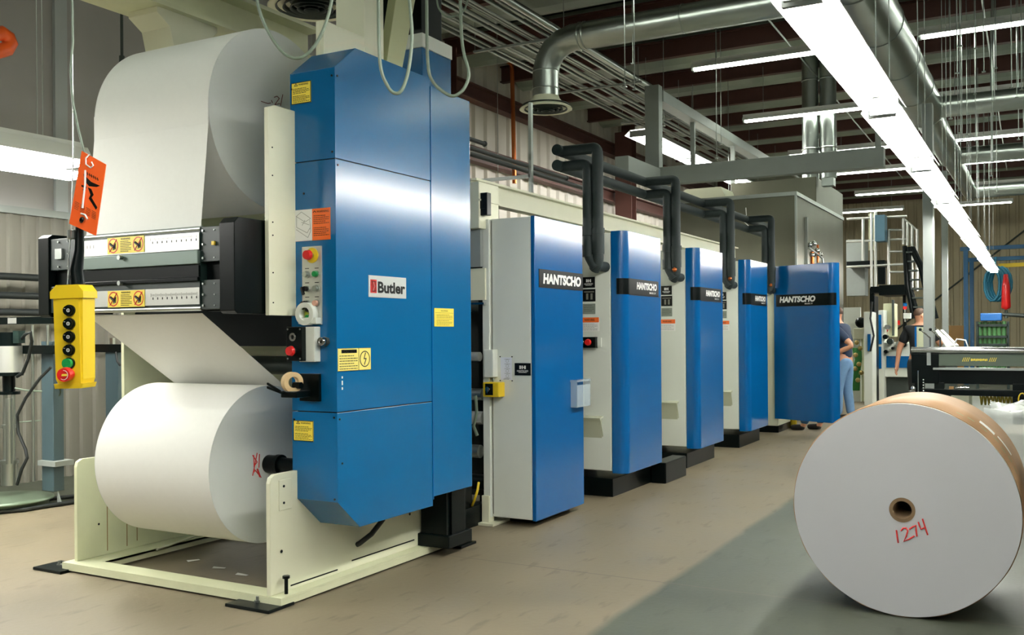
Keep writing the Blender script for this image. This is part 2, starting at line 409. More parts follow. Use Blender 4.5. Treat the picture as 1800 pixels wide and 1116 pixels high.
# pair of rows along the left wall
f2=fixture('strip_light','bright wide strip light in front of the grey left wall, left of the hanging tag','light row by the left wall',(-6.85,3.95,2.84),2.4,.40,'Y',TUBE,h=.16)
move_copy(f2,(0,-2.44,0)); 
f2b=fixture('strip_light','bright strip light in the row nearest the grey left wall, extended by unseen added lights','second light row by the left wall',(-7.35,4.35,2.84),2.4,.40,'Y',TUBE,h=.16)
move_copy(f2b,(0,-2.44,0)); 
for k in (1,2): move_copy(f2b,(.3,2.3+2.44*k,0))  # unseen fixtures added behind the splicer to brighten the left wall
# lights across under the roof
GC='ceiling lights running across under the roof'
c0=fixture('ceiling_light','long bare strip light running across under the roof purlins',GC,(-3.2,13.35,5.2),2.4,.14,'X',TUBEC,h=.08)
for y,xs in ((13.35,(-.2,2.3,5.6)),(17.1,(-3.5,-.35,2.1,5.6)),(20.97,(-3.6,-.45,2.0,5.6)),(24.0,(-3.4,-.5,2.0)),(9.5,(-3.6,1.9,5.6)),(5.7,(2.2,5.6)),(1.9,(-6.6,-3.6,2.2,5.6)),(-1.8,(-3.6,2.2,5.6)),(28.,(-3.4,-.5,2)),(32,(-5,-2,1.))):
    for x in xs: move_copy(c0,(x+3.2,y-13.35,0))

# ================================================================== THE REEL SPLICER
sp=thing('reel_splicer','tall reel splicer with blue side cabinet and cream frame holding two paper rolls','printing machine',(-4.44,4.6,0))
XP=-3.64; XL=-5.24
# base frame: flat flanges of a channel frame on the floor
mb=MB().use(OLDCREAM)
mb.box(XL-.07,XP+.105,3.86,3.99,.045,.057).box(XL-.07,XP+.105,3.86,3.868,.012,.0445)
mb.box(XP-.06,XP+.105,3.9905,5.499,.045,.057).box(XP+.0985,XP+.1055,3.9905,5.499,.012,.0445).box(XP+.0985,XP+.1055,3.869,3.99,.012,.0445)
mb.box(XL-.07,XL+.16,3.9905,5.499,.045,.057).box(XL-.07,XP+.1,5.5,5.62,.045,.057)
mb.box(XL+.15,XL+.16,3.99,5.5,.015,.057).box(XP-.065,XP-.055,3.99,5.5,.015,.057)
mb.build('base_frame',None,sp)
for x,y,ax in ((XL-.1,3.90,.17),(XP+.0,3.86,.2),(XP+.09,5.60,.2)):
    f=MB().box(x-ax,x+ax*.55,y-.10,y+.10,0,.018,.004).build('foot_plate',BLACK,sp)
    MB().cyl((x-ax*.3,y,.018),(x-ax*.3,y,.05),.009,seg=8).cyl((x-ax*.3,y,.018),(x-ax*.3,y,.028),.018,seg=6).build('leveling_bolt',STEEL,f)
# side plates
def plate(mb,poly,x0,x1): mb.prism(poly,'X',x0,x1)
r=.03
lowR=[(3.865,.0575),(5.28,.0575),(5.28,2.68),(3.92,2.68),(3.87,2.66),(3.87,1.552),(4.2,1.552),(4.2,.70),(3.905,.70),(3.875,.685),(3.865,.655)]
mb=MB().use(CREAM); plate(mb,lowR,XP,XP+.028); o=mb.build('side_plate',None,sp,bevel=.003)
mm=MB().use(BLACK)
for y,z in ((3.95,.28),(5.15,.28),(4.62,.36)): mm.cyl((XP+.02,y,z),(XP+.030,y,z),.009,seg=12)
for z in (2.45,2.3,2.05,1.62,1.98,1.78): mm.cyl((XP+.02,3.90,z),(XP+.031,3.90,z),.004,seg=8)
mm.box(XP+.027,XP+.0292,4.02,4.42,.075,.083).box(XP+.027,XP+.0292,4.55,5.20,.100,.108)
mm.build('plate_hole',None,o)
MB().box(XP+.028,XP+.034,3.93,4.03,.50,.665,.003).build('patch_plate',CREAM,sp)
MB().cyl((XP+.034,3.965,.63),(XP+.037,3.965,.63),.007,seg=10).cyl((XP+.034,3.965,.54),(XP+.037,3.965,.54),.007,seg=10).build('bolt_hole',BLACK,sp)
MB().cyl((XP+.065,3.945,.055),(XP+.065,3.945,.15),.010,seg=12).cyl((XP+.065,3.945,.14),(XP+.065,3.945,.155),.02,seg=6).build('leveling_bolt',BLACK,sp)
lowL=[(3.915,.0575),(5.28,.0575),(5.28,2.68),(4.27,2.68),(4.27,.685),(3.955,.685),(3.925,.67),(3.915,.64)]
mb=MB().use(OLDCREAM); plate(mb,lowL,XL-.028,XL); o=mb.build('side_plate',None,sp,bevel=.003)
mm=MB().use(BLACK)
for y,z in ((4.06,.62),(4.06,.55),(4.07,.26)): mm.cyl((XL-.01,y,z),(XL+.002,y,z),.007,seg=12)
rust=mat('rust_stain',(150,120,70),.8)
mm.use(rust)
for y,z0,z1 in ((4.13,.08,.38),(4.28,.08,.40),(4.36,.1,.36)): mm.box(XL,XL+.0008,y,y+.006,z0,z1)
mm.build('plate_hole',None,o)
MB().cyl((XL+.2,4.35,.064),(XL+.03,5.1,.064),.008,seg=6).build('floor_strip',CREAM,sp)
# rear frame, cross bars and rollers seen dark inside
MB().box(XL,XP,5.24,5.28,.9,2.68).box(XL,XP,5.24,5.28,.06,.20).build('rear_panel',CREAM,sp)
MB().box(XL+.01,XP-.002,4.35,4.6,1.38,1.70).build('cross_member',BLACK,sp)
for y,z,rr in ((4.75,1.25,.06),(4.95,1.75,.05),(5.05,2.1,.06)):
    MB().cyl((XL+.005,y,z),(XP-.005,y,z),rr).build('idler_roller',DKGREY,sp)
# chucks of the two rolls
for y,z in ((4.24,.696),(4.33,2.71)):
    for x0,x1 in ((-3.972,XP-.002),(-4.908,XL+.002)):
        s=1 if x1>x0 else -1
        MB().cyl((x0,y,z),(x1,y,z),.042,seg=28).cyl((x0+s*.07,y,z),(x0+s*.1,y,z),.058,seg=28).cyl((x0+s*.07+s*.0,y,z),(x0,y,z),.052,seg=28).build('chuck',BLACK,sp)
# nip and splice unit across the front
YN=3.66
nb=MB().use(BLACK)
nb.prism([(YN+.0,1.575),(YN+.0,2.03),(YN+.03,2.06),(YN+.25,2.06),(YN+.25,1.56),(YN+.02,1.56)],'X',-3.758,-3.652)
rc=nb.build('splice_head_end',None,sp,bevel=.003)
nb=MB().use(BLACK).prism([(YN+.0,1.575),(YN+.0,2.03),(YN+.03,2.05),(YN+.25,2.05),(YN+.25,1.56),(YN+.02,1.56)],'X',-5.236,-5.14); nb.build('splice_head_end',None,sp,bevel=.003)
for x0,x1,xs in ((-3.905,-3.76,-3.885),(-5.138,-4.825,-5.06)):
    for z0,z1 in ((1.835,2.02),(1.585,1.74)):
        MB().use(DKGREEN).prism([(x0,z0),(x1-.01,z0),(x1,z0+.03),(x1-.008,z1),(x0,z1)],'Y',YN+.012,YN+.05).build('bearing_plate',None,sp,bevel=.003)
        m2=MB()
        for k in range(3):
            z=z0+.02+(z1-z0-.04)*k/2; m2.cyl((xs,YN+.014,z),(xs,YN+.004,z),.006,seg=10)
            m2.cyl((xs+.08,YN+.014,z),(xs+.08,YN+.008,z),.004,seg=8)
        m2.build('rivet',STEEL,sp)
MB().box(-3.9,-3.77,YN+.05,YN+.2,1.575,2.0).build('bearing_block',BLACK,sp); MB().box(-5.13,-4.83,YN+.05,YN+.2,1.575,2.0).build('bearing_block',BLACK,sp)
MB().box(-5.08,-5.02,YN-.002,YN+.012,1.90,1.96).build('latch',STEEL,sp)
m2=MB().box(-3.815,-3.795,YN,YN+.01,1.92,1.94); m2.build('grease_nipple',YELLOW,sp)
XA,XB=-4.825,-3.905
MB().cyl((XA,YN+.02,2.012),(XB,YN+.02,2.012),.016,seg=16).build('guide_bar',STEEL,sp)
MB().cyl((XA,YN+.02,1.592),(XB,YN+.02,1.592),.014,seg=16).build('guide_bar',STEEL,sp)
def ruler(z0,z1,side):
    def ex(tx,bar,lines,ringm,stroke):
        n=46
        for i in range(n):
            f=.60+.39*i/n; bar(f,f+.0012,.78 if side else .62,.12 if i%5 else .22,GREYINK)
        for i in range(10): bar(.615+.04*i,.622+.04*i,.58 if side else .42,.14,INK)
        for i in range(3): bar(.03+.03*i,.035+.03*i,.6,.2,GREYINK)
    return lab(sp,'ruler_strip','Y',YN+.004,XA,XB,z0,z1,ALU,.004,extra=ex)
ruler(1.902,1.992,1); ruler(1.612,1.702,0)
MB().box(XA,XB,YN+.008,YN+.1,1.60,2.0).box(XA,XB,YN+.004,YN+.02,1.705,1.735).build('splice_bar',DKGREEN,sp)
MB().box(XA,XB,YN-.01,YN+.01,1.825,1.898,.004).build('clamp_bar',mat('grey_green_bar',(92,108,100),.4,.3),sp)
MB().box(XA,XB,YN-.012,YN+.01,1.735,1.755,.003).box(XA,XB,YN-.004,YN+.01,1.757,1.818).build('blade_cover',BLACK,sp)
for z in (1.882,1.735+.005):
    MB().cyl((-4.49,YN-.01,z),(-4.49,YN-.035,z),.011,r1=.013,seg=12).build('knob',STEEL,sp)
def handwarn(z0,z1):
    def ex(tx,bar,lines,ringm,stroke):
        for fx in(.16,.84):
            ringm(fx,.5,.041,.006,RED)
            stroke((fx-.10,.12),(fx+.10,.88),.005,RED)
            for k in range(4): stroke((fx+.0,.42-.05*k),(fx+.07,.62-.10*k),.006,INK)
            stroke((fx-.08,.62),(fx+.03,.4),.014,INK)
        tx('WARNING',.5,.88,.11,.26,INK); lines(.36,.66,.78,.06,7,INK)
    return lab(sp,'hand_warning_label','Y',YN-.001,-4.619,-4.32,z0,z1,STICKY,.002,'yellow label with two red crossed-out hand signs',ex)
handwarn(1.908,1.998); handwarn(1.608,1.700)

# the blue side cabinet
XT=-3.33
CH=[(4.08,.545),(4.08,2.885),(4.26,3.03),(5.0,3.03),(5.0,.38),(4.27,.38)]
core=[(4.085,.56),(4.085,2.88),(4.262,3.022),(4.995,3.022),(4.995,.388),(4.274,.388)]
cab=MB().prism(core,'X',-3.607,XT-.006).build('side_cabinet',BLACK,sp)
def panel(name,pts): return MB().prism(pts,'X',-3.645,XT).build(name,BLUE,cab,bevel=.0012)
panel('cabinet_panel',[(4.08,2.396),(4.08,2.885),(4.26,3.03),(4.999,3.03),(4.999,2.396)])
panel('cabinet_panel',[(4.08,1.030),(4.08,2.391),(4.999,2.391),(4.999,1.030)])
panel('cabinet_panel',[(4.08,.545),(4.08,1.024),(4.999,1.024),(4.999,.38),(4.27,.38)])
MB().prism([(5.004,.435),(5.004,2.985),(5.47,2.985),(5.47,.435)],'X',-3.645,XT).build('rear_cabinet_panel',BLUE,cab,bevel=.004)
MB().box(XT-.004,XT+.004,4.997,5.005,.42,2.98).build('hinge',BLUE2,cab)
m2=MB()
for y,z in ((4.10,2.84),(4.10,2.36),(4.10,.99),(4.12,.75)): m2.cyl((XT,y,z),(XT+.003,y,z),.006,seg=10)
for x,z in ((-3.63,2.42),(-3.35,2.43),(-3.63,2.80),(-3.35,2.84),(-3.63,.98),(-3.35,.56),(-3.63,.57),(-3.55,2.22),(-3.35,1.0)): m2.cyl((x,4.08,z),(x,4.077,z),.006,seg=10)
m2.build('screw',BLACK,cab)
def warn(tx,bar,lines,ringm,stroke):
    bar(0,1,.985,.03,INK);bar(0,1,.015,.03,INK);bar(0,.02,.5,1,INK);bar(.98,1,.5,1,INK)
    stroke((.16,.84),(.24,.96),.003,INK); stroke((.24,.96),(.32,.84),.003,INK); stroke((.16,.84),(.32,.84),.003,INK)
    tx('WARNING',.62,.88,.08,.5,INK); lines(.08,.93,.74,.46,4,INK); lines(.08,.93,.40,.06,5,INK)
lab(cab,'warning_label','Y',4.08,-3.632,-3.494,2.715,2.833,STICKY,.003,'yellow warning label with black border near the cabinet top',warn)
lab(cab,'warning_label','Y',4.08,-3.634,-3.494,.864,.976,STICKY,.003,'yellow warning label with black border near the cabinet bottom',warn)
def orw(tx,bar,lines,ringm,stroke):
    stroke((.53,.88),(.57,.93),.004,INK);stroke((.57,.93),(.61,.88),.004,INK)
    tx('WARNING',.80,.90,.07,.34,INK); lines(.54,.97,.80,.50,5,INK,.3); lines(.54,.97,.42,.12,5,INK,.3)
    bar(0,.5,.5,.996,WHITEINK)
    for a,b_ in (((.05,.80),(.2,.93)),((.2,.93),(.46,.70)),((.46,.70),(.3,.60)),((.3,.6),(.05,.80)),((.06,.8),(.06,.45)),((.06,.45),(.36,.25)),((.36,.25),(.44,.4)),((.2,.6),(.42,.5)),((.05,.38),(.38,.1)),((.38,.1),(.46,.3)),((.22,.5),(.3,.66)),((.44,.66),(.46,.3))): stroke(a,b_,.0025,GREYINK)
lab(cab,'warning_label','Y',4.08,-3.616,-3.366,1.960,2.132,ORANGE,.003,'label half white with a line drawing, half orange with warning text',orw)
# control strip
cp=MB().use(ALU).box(-3.560,-3.424,4.071,4.08,1.502,1.928,.002).build('control_strip',None,cab)
def button(par,x,z,r,m,name='push_button',base=STEEL,out=.025,y=4.071):
    MB().use(base).cyl((x,y,z),(x,y-.008,z),r*1.35,seg=20).use(m).cyl((x,y-.008,z),(x,y-out,z),r,seg=20).build(name,None,par)
MB().cyl((-3.486,4.071,1.878),(-3.486,4.066,1.878),.042,seg=28).build('stop_collar',YELLOW,cp)
MB().use(STEEL).cyl((-3.486,4.066,1.878),(-3.486,4.04,1.878),.014,seg=14).use(RED).cyl((-3.486,4.04,1.878),(-3.486,4.018,1.878),.028,r1=.024,seg=24).build('stop_button',None,cp)
button(cp,-3.524,1.776,.015,STEEL); button(cp,-3.456,1.776,.015,GREENB)
button(cp,-3.524,1.697,.014,INK); button(cp,-3.456,1.697,.015,STEEL)
button(cp,-3.524,1.618,.014,INK); button(cp,-3.456,1.618,.015,mat('salmon_lens',(210,160,140),.3))
for z in (1.685,1.606): MB().obox((-3.53,4.04,z),(.005,0,.003),(0,.008,0),(-.006,0,.02)).build('selector_lever',INK,cp)
t_=MB().use(INK)
for x in(-3.524,-3.456):
    for z in (1.808,1.730,1.652): t_.box(x-.014,x+.014,4.0702,4.0712,z-.002,z+.002)
t_.build('printed_legend',None,cp)
MB().box(-3.555,-3.43,4.03,4.072,1.505,1.54,.004).ring((-3.505,4.072,1.560),(0,-1,0),.036,.062,.05,40).build('guard_ring',WHITEP,cp)
MB().cyl((-3.505,4.0715,1.560),(-3.505,4.068,1.560),.037,seg=28).build('guard_backing',mat('lime_plate',(190,200,70),.5),cp)
button(cp,-3.505,1.583,.012,INK,y=4.068); button(cp,-3.505,1.543,.012,GREENB,y=4.068)
# black two-button box on a grey back box
MB().box(-3.55,-3.44,4.03,4.08,1.300,1.490,.004).build('back_box',WHITEP,cab)
bb=MB().box(-3.607,-3.50,3.995,4.032,1.305,1.490,.003).build('button_box',BLACK,cab)
MB().use(CHROME).ring((-3.556,3.996,1.435),(0,-1,0),.012,.022,.012,24).use(INK).cyl((-3.556,3.996,1.435),(-3.556,3.99,1.435),.013,seg=16).build('push_button',None,bb)
MB().use(STEEL).cyl((-3.556,3.996,1.360),(-3.556,3.975,1.360),.018,seg=16).use(RED).cyl((-3.556,3.975,1.360),(-3.556,3.955,1.360),.028,r1=.023,seg=24).build('stop_button',None,bb)
m2=MB()
for x in(-3.597,-3.51):
    for z in(1.318,1.477): m2.cyl((x,3.996,z),(x,3.992,z),.005,seg=8)
m2.build('screw',STEEL,bb)
MB().use(DKGREY).cyl((-3.40,4.08,1.41),(-3.40,4.06,1.41),.026,seg=6).use(CHROME).ring((-3.40,4.06,1.41),(0,-1,0),.012,.022,.03,24).use(INK).cyl((-3.40,4.06,1.41),(-3.40,4.045,1.41),.012,seg=12).build('key_switch',None,cab)
# tape holder
MB().box(-3.575,-3.437,4.06,4.08,1.085,1.235,.002).box(-3.60,-3.49,3.94,4.06,1.110,1.145,.004).cyl((-3.55,3.99,1.175),(-3.50,3.99,1.175),.018,seg=14).obox((-3.62,3.92,1.150),(.055,0,-.015),(0,.006,0),(0,.0,.006)).obox((-3.63,3.92,1.165),(.045,0,-.02),(0,.006,0),(0,.0,.005)).build('tape_holder',BLACK,cab)
tr_=MB().ring((-3.572,3.985,1.192),(1,-.45,0),.030,.055,.045,36).build('tape_roll',TAPE); tag(tr_,'tan roll of tape in the black holder on the blue splicer cabinet','tape')
# maker's plate and labels on the side
def butler(tx,bar,lines,ringm,stroke):
    bar(.04,.20,.5,.62,REDINK)
    for x in (.075,.105,.165): bar(x-.005,x+.006,.5,.5,ALU)
    for z in(.28,.72): bar(.06,.185,z,.04,ALU)
    stroke((.115,.3),(.15,.5),.003,ALU); stroke((.15,.5),(.115,.7),.003,ALU)
    tx('Butler',.60,.47,.54,.74,INK,.035)
lab(cab,'maker_plate','X',XT,4.36,4.722,1.657,1.780,mat('silver_plate',(196,200,198),.35,.3),.004,'silver nameplate with black lettering',butler)
def caut(tx,bar,lines,ringm,stroke):
    bar(.1,.56,.86,.15,INK); tx('CAUTION',.33,.86,.09,.32,PALEY,.03); lines(.04,.58,.72,.04,6,INK,.28)
    bar(.615,.625,.5,1,INK); ringm(.81,.5,.045,.005,INK); bar(0,1,.99,.015,INK);bar(0,1,.01,.015,INK)
    stroke((.83,.78),(.78,.50),.005,INK);stroke((.78,.50),(.85,.52),.005,INK);stroke((.85,.52),(.79,.24),.005,INK)
lab(cab,'caution_label','X',XT,4.088,4.375,1.248,1.372,PALEY,.003,'pale yellow caution label with a lightning sign',caut)
def notice(tx,bar,lines,ringm,stroke):
    tx('CAUTION',.5,.86,.07,.36,INK); bar(.03,.97,.75,.012,INK); lines(.1,.92,.68,.45,3,INK,.25); bar(.1,.9,.40,.012,INK); lines(.1,.92,.36,.05,4,INK,.25)
lab(cab,'notice_label','X',XT,5.027,5.25,1.492,1.607,STICKY,.003,'yellow notice label near the cabinet hinge',notice)
m2=MB()
for z,q in ((1.215,.006),(1.185,.012),(1.155,.007)): m2.box(XT,XT+.0008,4.12,4.13,z-q,z+q)
m2.build('paint_chip',WHITEP,cab)
# black post and its clamp, cable below the cabinet
MB().box(-3.60,-3.40,5.26,5.50,.1,.6).box(-3.39,-3.385,5.3,5.46,.1,.45).build('support_post',BLACK,sp,bevel=.004)
MB().box(-3.63,-3.37,5.24,5.53,.058,.14,.006).build('post_clamp',BLACK,sp)
MB().tube([(-3.50,4.72,.42),(-3.50,4.71,.33),(-3.54,4.65,.25),(-3.59,4.60,.20),(-3.61,4.60,.19)],.016,12).build('cable',BLKCABLE,sp)
# arms over the cabinet
OV=CREAM
MB().box(-3.66,-3.63,4.352,4.73,2.6,3.262).box(-3.69,-3.66,4.352,4.372,2.6,3.262).build('arm_plate',OV,sp,bevel=.003)
MB().box(-3.85,-3.63,4.732,4.93,2.6,6.06).build('lifting_post',OV,sp,bevel=.004)
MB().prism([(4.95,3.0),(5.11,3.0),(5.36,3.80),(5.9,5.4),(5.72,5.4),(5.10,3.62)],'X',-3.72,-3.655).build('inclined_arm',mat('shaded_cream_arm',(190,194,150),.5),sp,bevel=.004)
m2=MB()
for z in (3.05,3.16): m2.box(-3.656,-3.653,4.99+(z-3)*.2,5.0+(z-3)*.2,z-.015,z+.015)
m2.build('slot',BLACK,sp)
# rear blue box with cream cap and black column
MB().box(-4.6,-3.76,5.55,5.92,.4,3.43).build('rear_blue_box',BLUE,sp,bevel=.004)
MB().box(-4.6,-3.755,5.545,5.93,3.432,3.53).build('rear_box_cap',WHITEP,sp,bevel=.003)
MB().box(-4.5,-3.80,5.6,5.86,3.532,4.4).build('rear_column',BLACK,sp,bevel=.003)
# left post of the frame with flange and cross beam at the top
MB().prism([(4.50,2.6),(4.66,3.43),(4.63,3.55),(4.52,3.62),(4.52,3.66),(5.06,3.66),(5.06,3.62),(4.99,3.55),(4.97,2.6)],'X',-5.48,-5.2).build('left_lifting_post',CREAM,sp,bevel=.004)
MB().box(-5.55,-5.15,3.9,6.2,3.66,3.69).box(-5.36,-5.34,3.9,6.2,3.69,3.93).box(-5.5,-5.2,3.9,6.2,3.93,3.96).build('top_beam',OLDCREAM,sp)
MB().box(-5.5,-3.6,4.80,4.84,3.97,4.2).box(-5.5,-3.6,4.7,4.94,3.965,3.985).build('top_beam',OLDCREAM,sp)
MB().cyl((-5.42,5.0,3.985),(-5.42,5.0,4.6),.09,seg=20).build('top_cylinder',OLDCREAM,sp)

# the rolls of paper
def arc(c,r,a0,a1,n=40): return [(c[0]+r*math.cos(math.radians(a0+(a1-a0)*i/n)),c[1]+r*math.sin(math.radians(a0+(a1-a0)*i/n))) for i in range(n+1)]
def paper_roll(name,label,x0,x1,y,z,r,seg=128,marks=None,group=None):
    t=thing(name,label,'paper roll',((x0+x1)/2,y,z),group)
    c0=(x0,y,z);c1=(x1,y,z)
    MB().use(PAPER).cyl(c0,c1,r,seg=seg,caps=False).build('rolled_paper',None,t)
    MB().use(PAPEREND).ring((x1-.003,y,z),(1,0,0),.05,r,.003,seg).build('roll_end',None,t); MB().use(PAPEREND).ring((x0,y,z),(1,0,0),.05,r,.003,seg).build('roll_end',None,t)
    MB().ring((x0-.004,y,z),(1,0,0),.043,.05,x1-x0+.008,40).build('core_tube',CORE,t)
    if marks:
        m=MB()
        for a,b_,th in marks: m.cyl(a,b_,th,seg=6)
        m.build('marker_writing',REDINK if z<1 else BROWNINK,t)
    return t
xe=-3.974
lowm=[]
def ue(u,v): return P(u,v,'X',xe)
for a,b_ in (((452,796),(444,836)),((444,800),(452,812)),((452,812),(446,820)),((446,800),(447,830)),((448,826),(459,839)),((456,798),(455,822))): lowm.append((ue(*a),ue(*b_),.003))
lowm.append((ue(452,824),ue(457,838),.006))
paper_roll('paper_roll','white paper roll mounted low in the splicer, just above the floor frame',-4.905,-3.975,4.24,.696,.456,marks=lowm)
upm=[]
for a,b_ in (((459,178),(471,182)),((471,182),(476,181)),((477,176),(479,181)),((482,171),(487,169)),((487,169),(491,173)),((491,173),(483,184)),((483,184),(492,182)),((497,166),(493,186))): upm.append((ue(*a),ue(*b_),.0022))
paper_roll('paper_roll','big white paper roll mounted at the top of the splicer',-4.905,-3.975,4.33,2.71,.531,marks=upm)
wb=MB().add([( -4.905,3.797,2.74),(-3.975,3.797,2.74),(-3.975,3.797,2.60),(-4.905,3.797,2.60),(-3.975,3.735,1.99),(-4.905,3.735,1.99),
            (-4.905,3.800,2.74),(-3.975,3.800,2.74),(-3.975,3.800,2.60),(-4.905,3.800,2.60),(-3.975,3.738,1.99),(-4.905,3.738,1.99)],
            [(0,3,2,1),(3,5,4,2),(6,7,8,9),(9,8,10,11),(1,2,8,7),(2,4,10,8),(0,6,9,3),(3,9,11,5),(5,11,10,4),(0,1,7,6)])
tag(wb.build('paper_web',PAPER),'white paper web hanging from the upper roll down into the splice unit','paper')
tag(MB().quad((-4.905,3.745,1.568),(-3.975,3.745,1.568),(-3.975,4.47,1.088),(-4.905,4.47,1.088),.002).build('paper_web',PAPER),'white paper web slanting from the splice unit back down to the lower roll','paper')

# ================================================================== THE PRESS
def logoH(tx,bar,lines,ringm,stroke):
    bar(.30,.40,.66,.28,WHITEINK); bar(.44,.52,.66,.28,WHITEINK); bar(.36,.60,.66,.07,WHITEINK); bar(.60,.70,.66,.28,WHITEINK)
    tx('HANTSCHO',.5,.36,.14,.7,WHITEINK,.02); bar(.25,.75,.24,.04,WHITEINK)
# infeed section seen in the gap between splicer and first tower
inf=thing('infeed_unit','dark roller section of the press seen in the gap behind the blue splicer cabinet','press unit',(-4.5,6.9,0))
MB().box(-5.5,-5.44,6.2,7.5,0,2.3).build('side_frame',CREAM,inf)
MB().box(-3.86,-3.80,6.45,7.5,.1,2.3).build('side_frame',BLACK,inf)
for y,z,rr,m in ((6.3,.55,.05,STEEL),(6.35,.98,.045,STEEL),(6.3,1.27,.035,ALU),(6.6,1.7,.08,DKGREY),(6.4,.30,.06,BLACK),(6.35,.80,.05,ALU),(6.5,2.0,.06,BLACK)):
    MB().cyl((-5.44,y,z),(-3.76,y,z),rr,seg=24).build('roller',m,inf)
MB().box(-5.44,-3.9,6.9,6.95,.1,2.3).build('back_panel',BLACK,inf)
MB().box(-3.95,-3.72,6.25,6.29,1.95,2.23).build('grey_panel',GREYP,inf)
MB().box(-3.97,-3.70,6.28,6.31,1.70,1.94).build('cream_panel',CREAM,inf)
MB().box(-3.95,-3.70,6.26,6.30,1.665,1.68).build('chrome_strip',CHROME,inf)
MB().tube([(-3.74,6.2,.98),(-3.72,6.18,.85),(-3.76,6.2,.75),(-3.74,6.22,.68)],.012,8).build('hose',CABLE,inf)
MB().tube([(-3.72,6.2,.33),(-3.70,6.15,.28),(-3.73,6.15,.2),(-3.78,6.2,.15)],.010,8).build('air_hose',YELLOW,inf)
MB().box(-3.95,-3.75,6.05,6.4,0,.15).box(-3.85,-3.78,6.1,6.2,.15,.3).build('valve_block',BLACK,inf)
# the tall cream post and the long top beam
tb=thing('press_top_beam','long cream beam on a cream post running above the white press towers','beam',(-3.95,6.4,0))
MB().box(-3.97,-3.70,6.20,6.50,2.235,2.585,.006).box(-3.975,-3.69,6.195,6.51,2.44,2.452).build('post',CREAM,tb)
MB().box(-4.05,-3.95,6.5,13.9,2.50,2.665).box(-4.05,-3.90,6.5,13.9,2.650,2.668).build('beam',CREAM,tb)
MB().box(-3.955,-3.95,6.52,6.9,2.2,2.5).build('beam_web',CREAM,tb)
MB().box(-3.70,-3.64,6.22,6.28,2.33,2.50,.004).use(INK).box(-3.70,-3.66,6.216,6.22,2.38,2.45).build('switch_box',WHITEP,tb)

# first tower, square blue cover
t1=thing('press_tower','first white press tower with a flat blue side cover and clear pocket','press unit',(-3.5,6.75,0))
MB().box(-3.672,-3.335,6.33,7.17,.058,2.312,.006).build('cabinet',WHITEP,t1)
MB().box(-3.735,-3.676,6.30,6.36,.055,2.31,.004).build('hinge_post',WHITEP,t1)
MB().box(-3.668,-3.664,6.326,6.332,.08,2.30).build('door_seam',GREYINK,t1)
b1=MB().box(-3.333,-3.30,6.328,7.172,.052,2.316,.004).build('side_cover',BLUE2,t1)
MB().box(-3.76,-3.62,6.24,6.50,0,.02,.003).box(-3.74,-3.68,6.28,6.36,.02,.22).build('foot',CREAM,t1)
MB().box(-3.9,-3.40,6.5,7.1,0,.057).build('plinth',BLACK,t1)
def hant(tx,bar,lines,ringm,stroke): tx('HANTSCHO',.52,.5,.58,.86,WHITEINK,.055,.12)
lab(b1,'nameplate','X',-3.30,6.39,7.168,1.787,1.925,BLACK,.004,'black nameplate with white slanted lettering',hant)
lab(t1,'logo_plate','Y',6.33,-3.474,-3.34,1.132,1.223,INK,.004,'small black plate with white logo',logoH)
def sheet(tx,bar,lines,ringm,stroke):
    for k in range(4): ringm(.6,.18+.22*k,.012,.0015,GREYINK)
    for k in range(5): bar(.35,.85,.08+.21*k,.012,GREYINK)
    tx('INSTRUCTION',.5,.04,.03,.5,INK)
lab(t1,'instruction_sheet','Y',6.33,-3.596,-3.500,1.095,1.265,mat('pale_sheet',(226,230,240),.5),.002,'pale printed sheet held by four screws',sheet)
m2=MB()
for x in(-3.60,-3.497):
    for z in(1.09,1.27): m2.cyl((x,6.33,z),(x,6.325,z),.005,seg=8)
m2.build('screw',INK,t1)
MB().box(-3.70,-3.62,6.255,6.33,1.115,1.325,.006).build('junction_box',WHITEP,t1)
MB().box(-3.64,-3.635,6.28,6.30,1.06,1.12).build('conduit_stub',STEEL,t1)
sw=MB().box(-3.70,-3.56,6.235,6.33,.97,1.08,.008).build('switch_box',YELLOW,t1)
MB().box(-3.675,-3.61,6.23,6.236,.985,1.07).build('switch_plate',BLACK,sw)
MB().use(CHROME).cyl((-3.64,6.23,1.03),(-3.64,6.20,1.03),.018,seg=16).box(-3.645,-3.635,6.195,6.21,1.0,1.05).build('selector_switch',None,sw)
pk=MB().box(-3.30,-3.245,6.93,6.935,.855,1.06).box(-3.30,-3.245,7.18,7.185,.855,1.06).box(-3.30,-3.245,6.93,7.185,.853,.858).box(-3.248,-3.244,6.93,7.185,.855,1.03).box(-3.30,-3.24,6.92,7.19,1.055,1.072).build('clear_pocket',POCKET,t1)

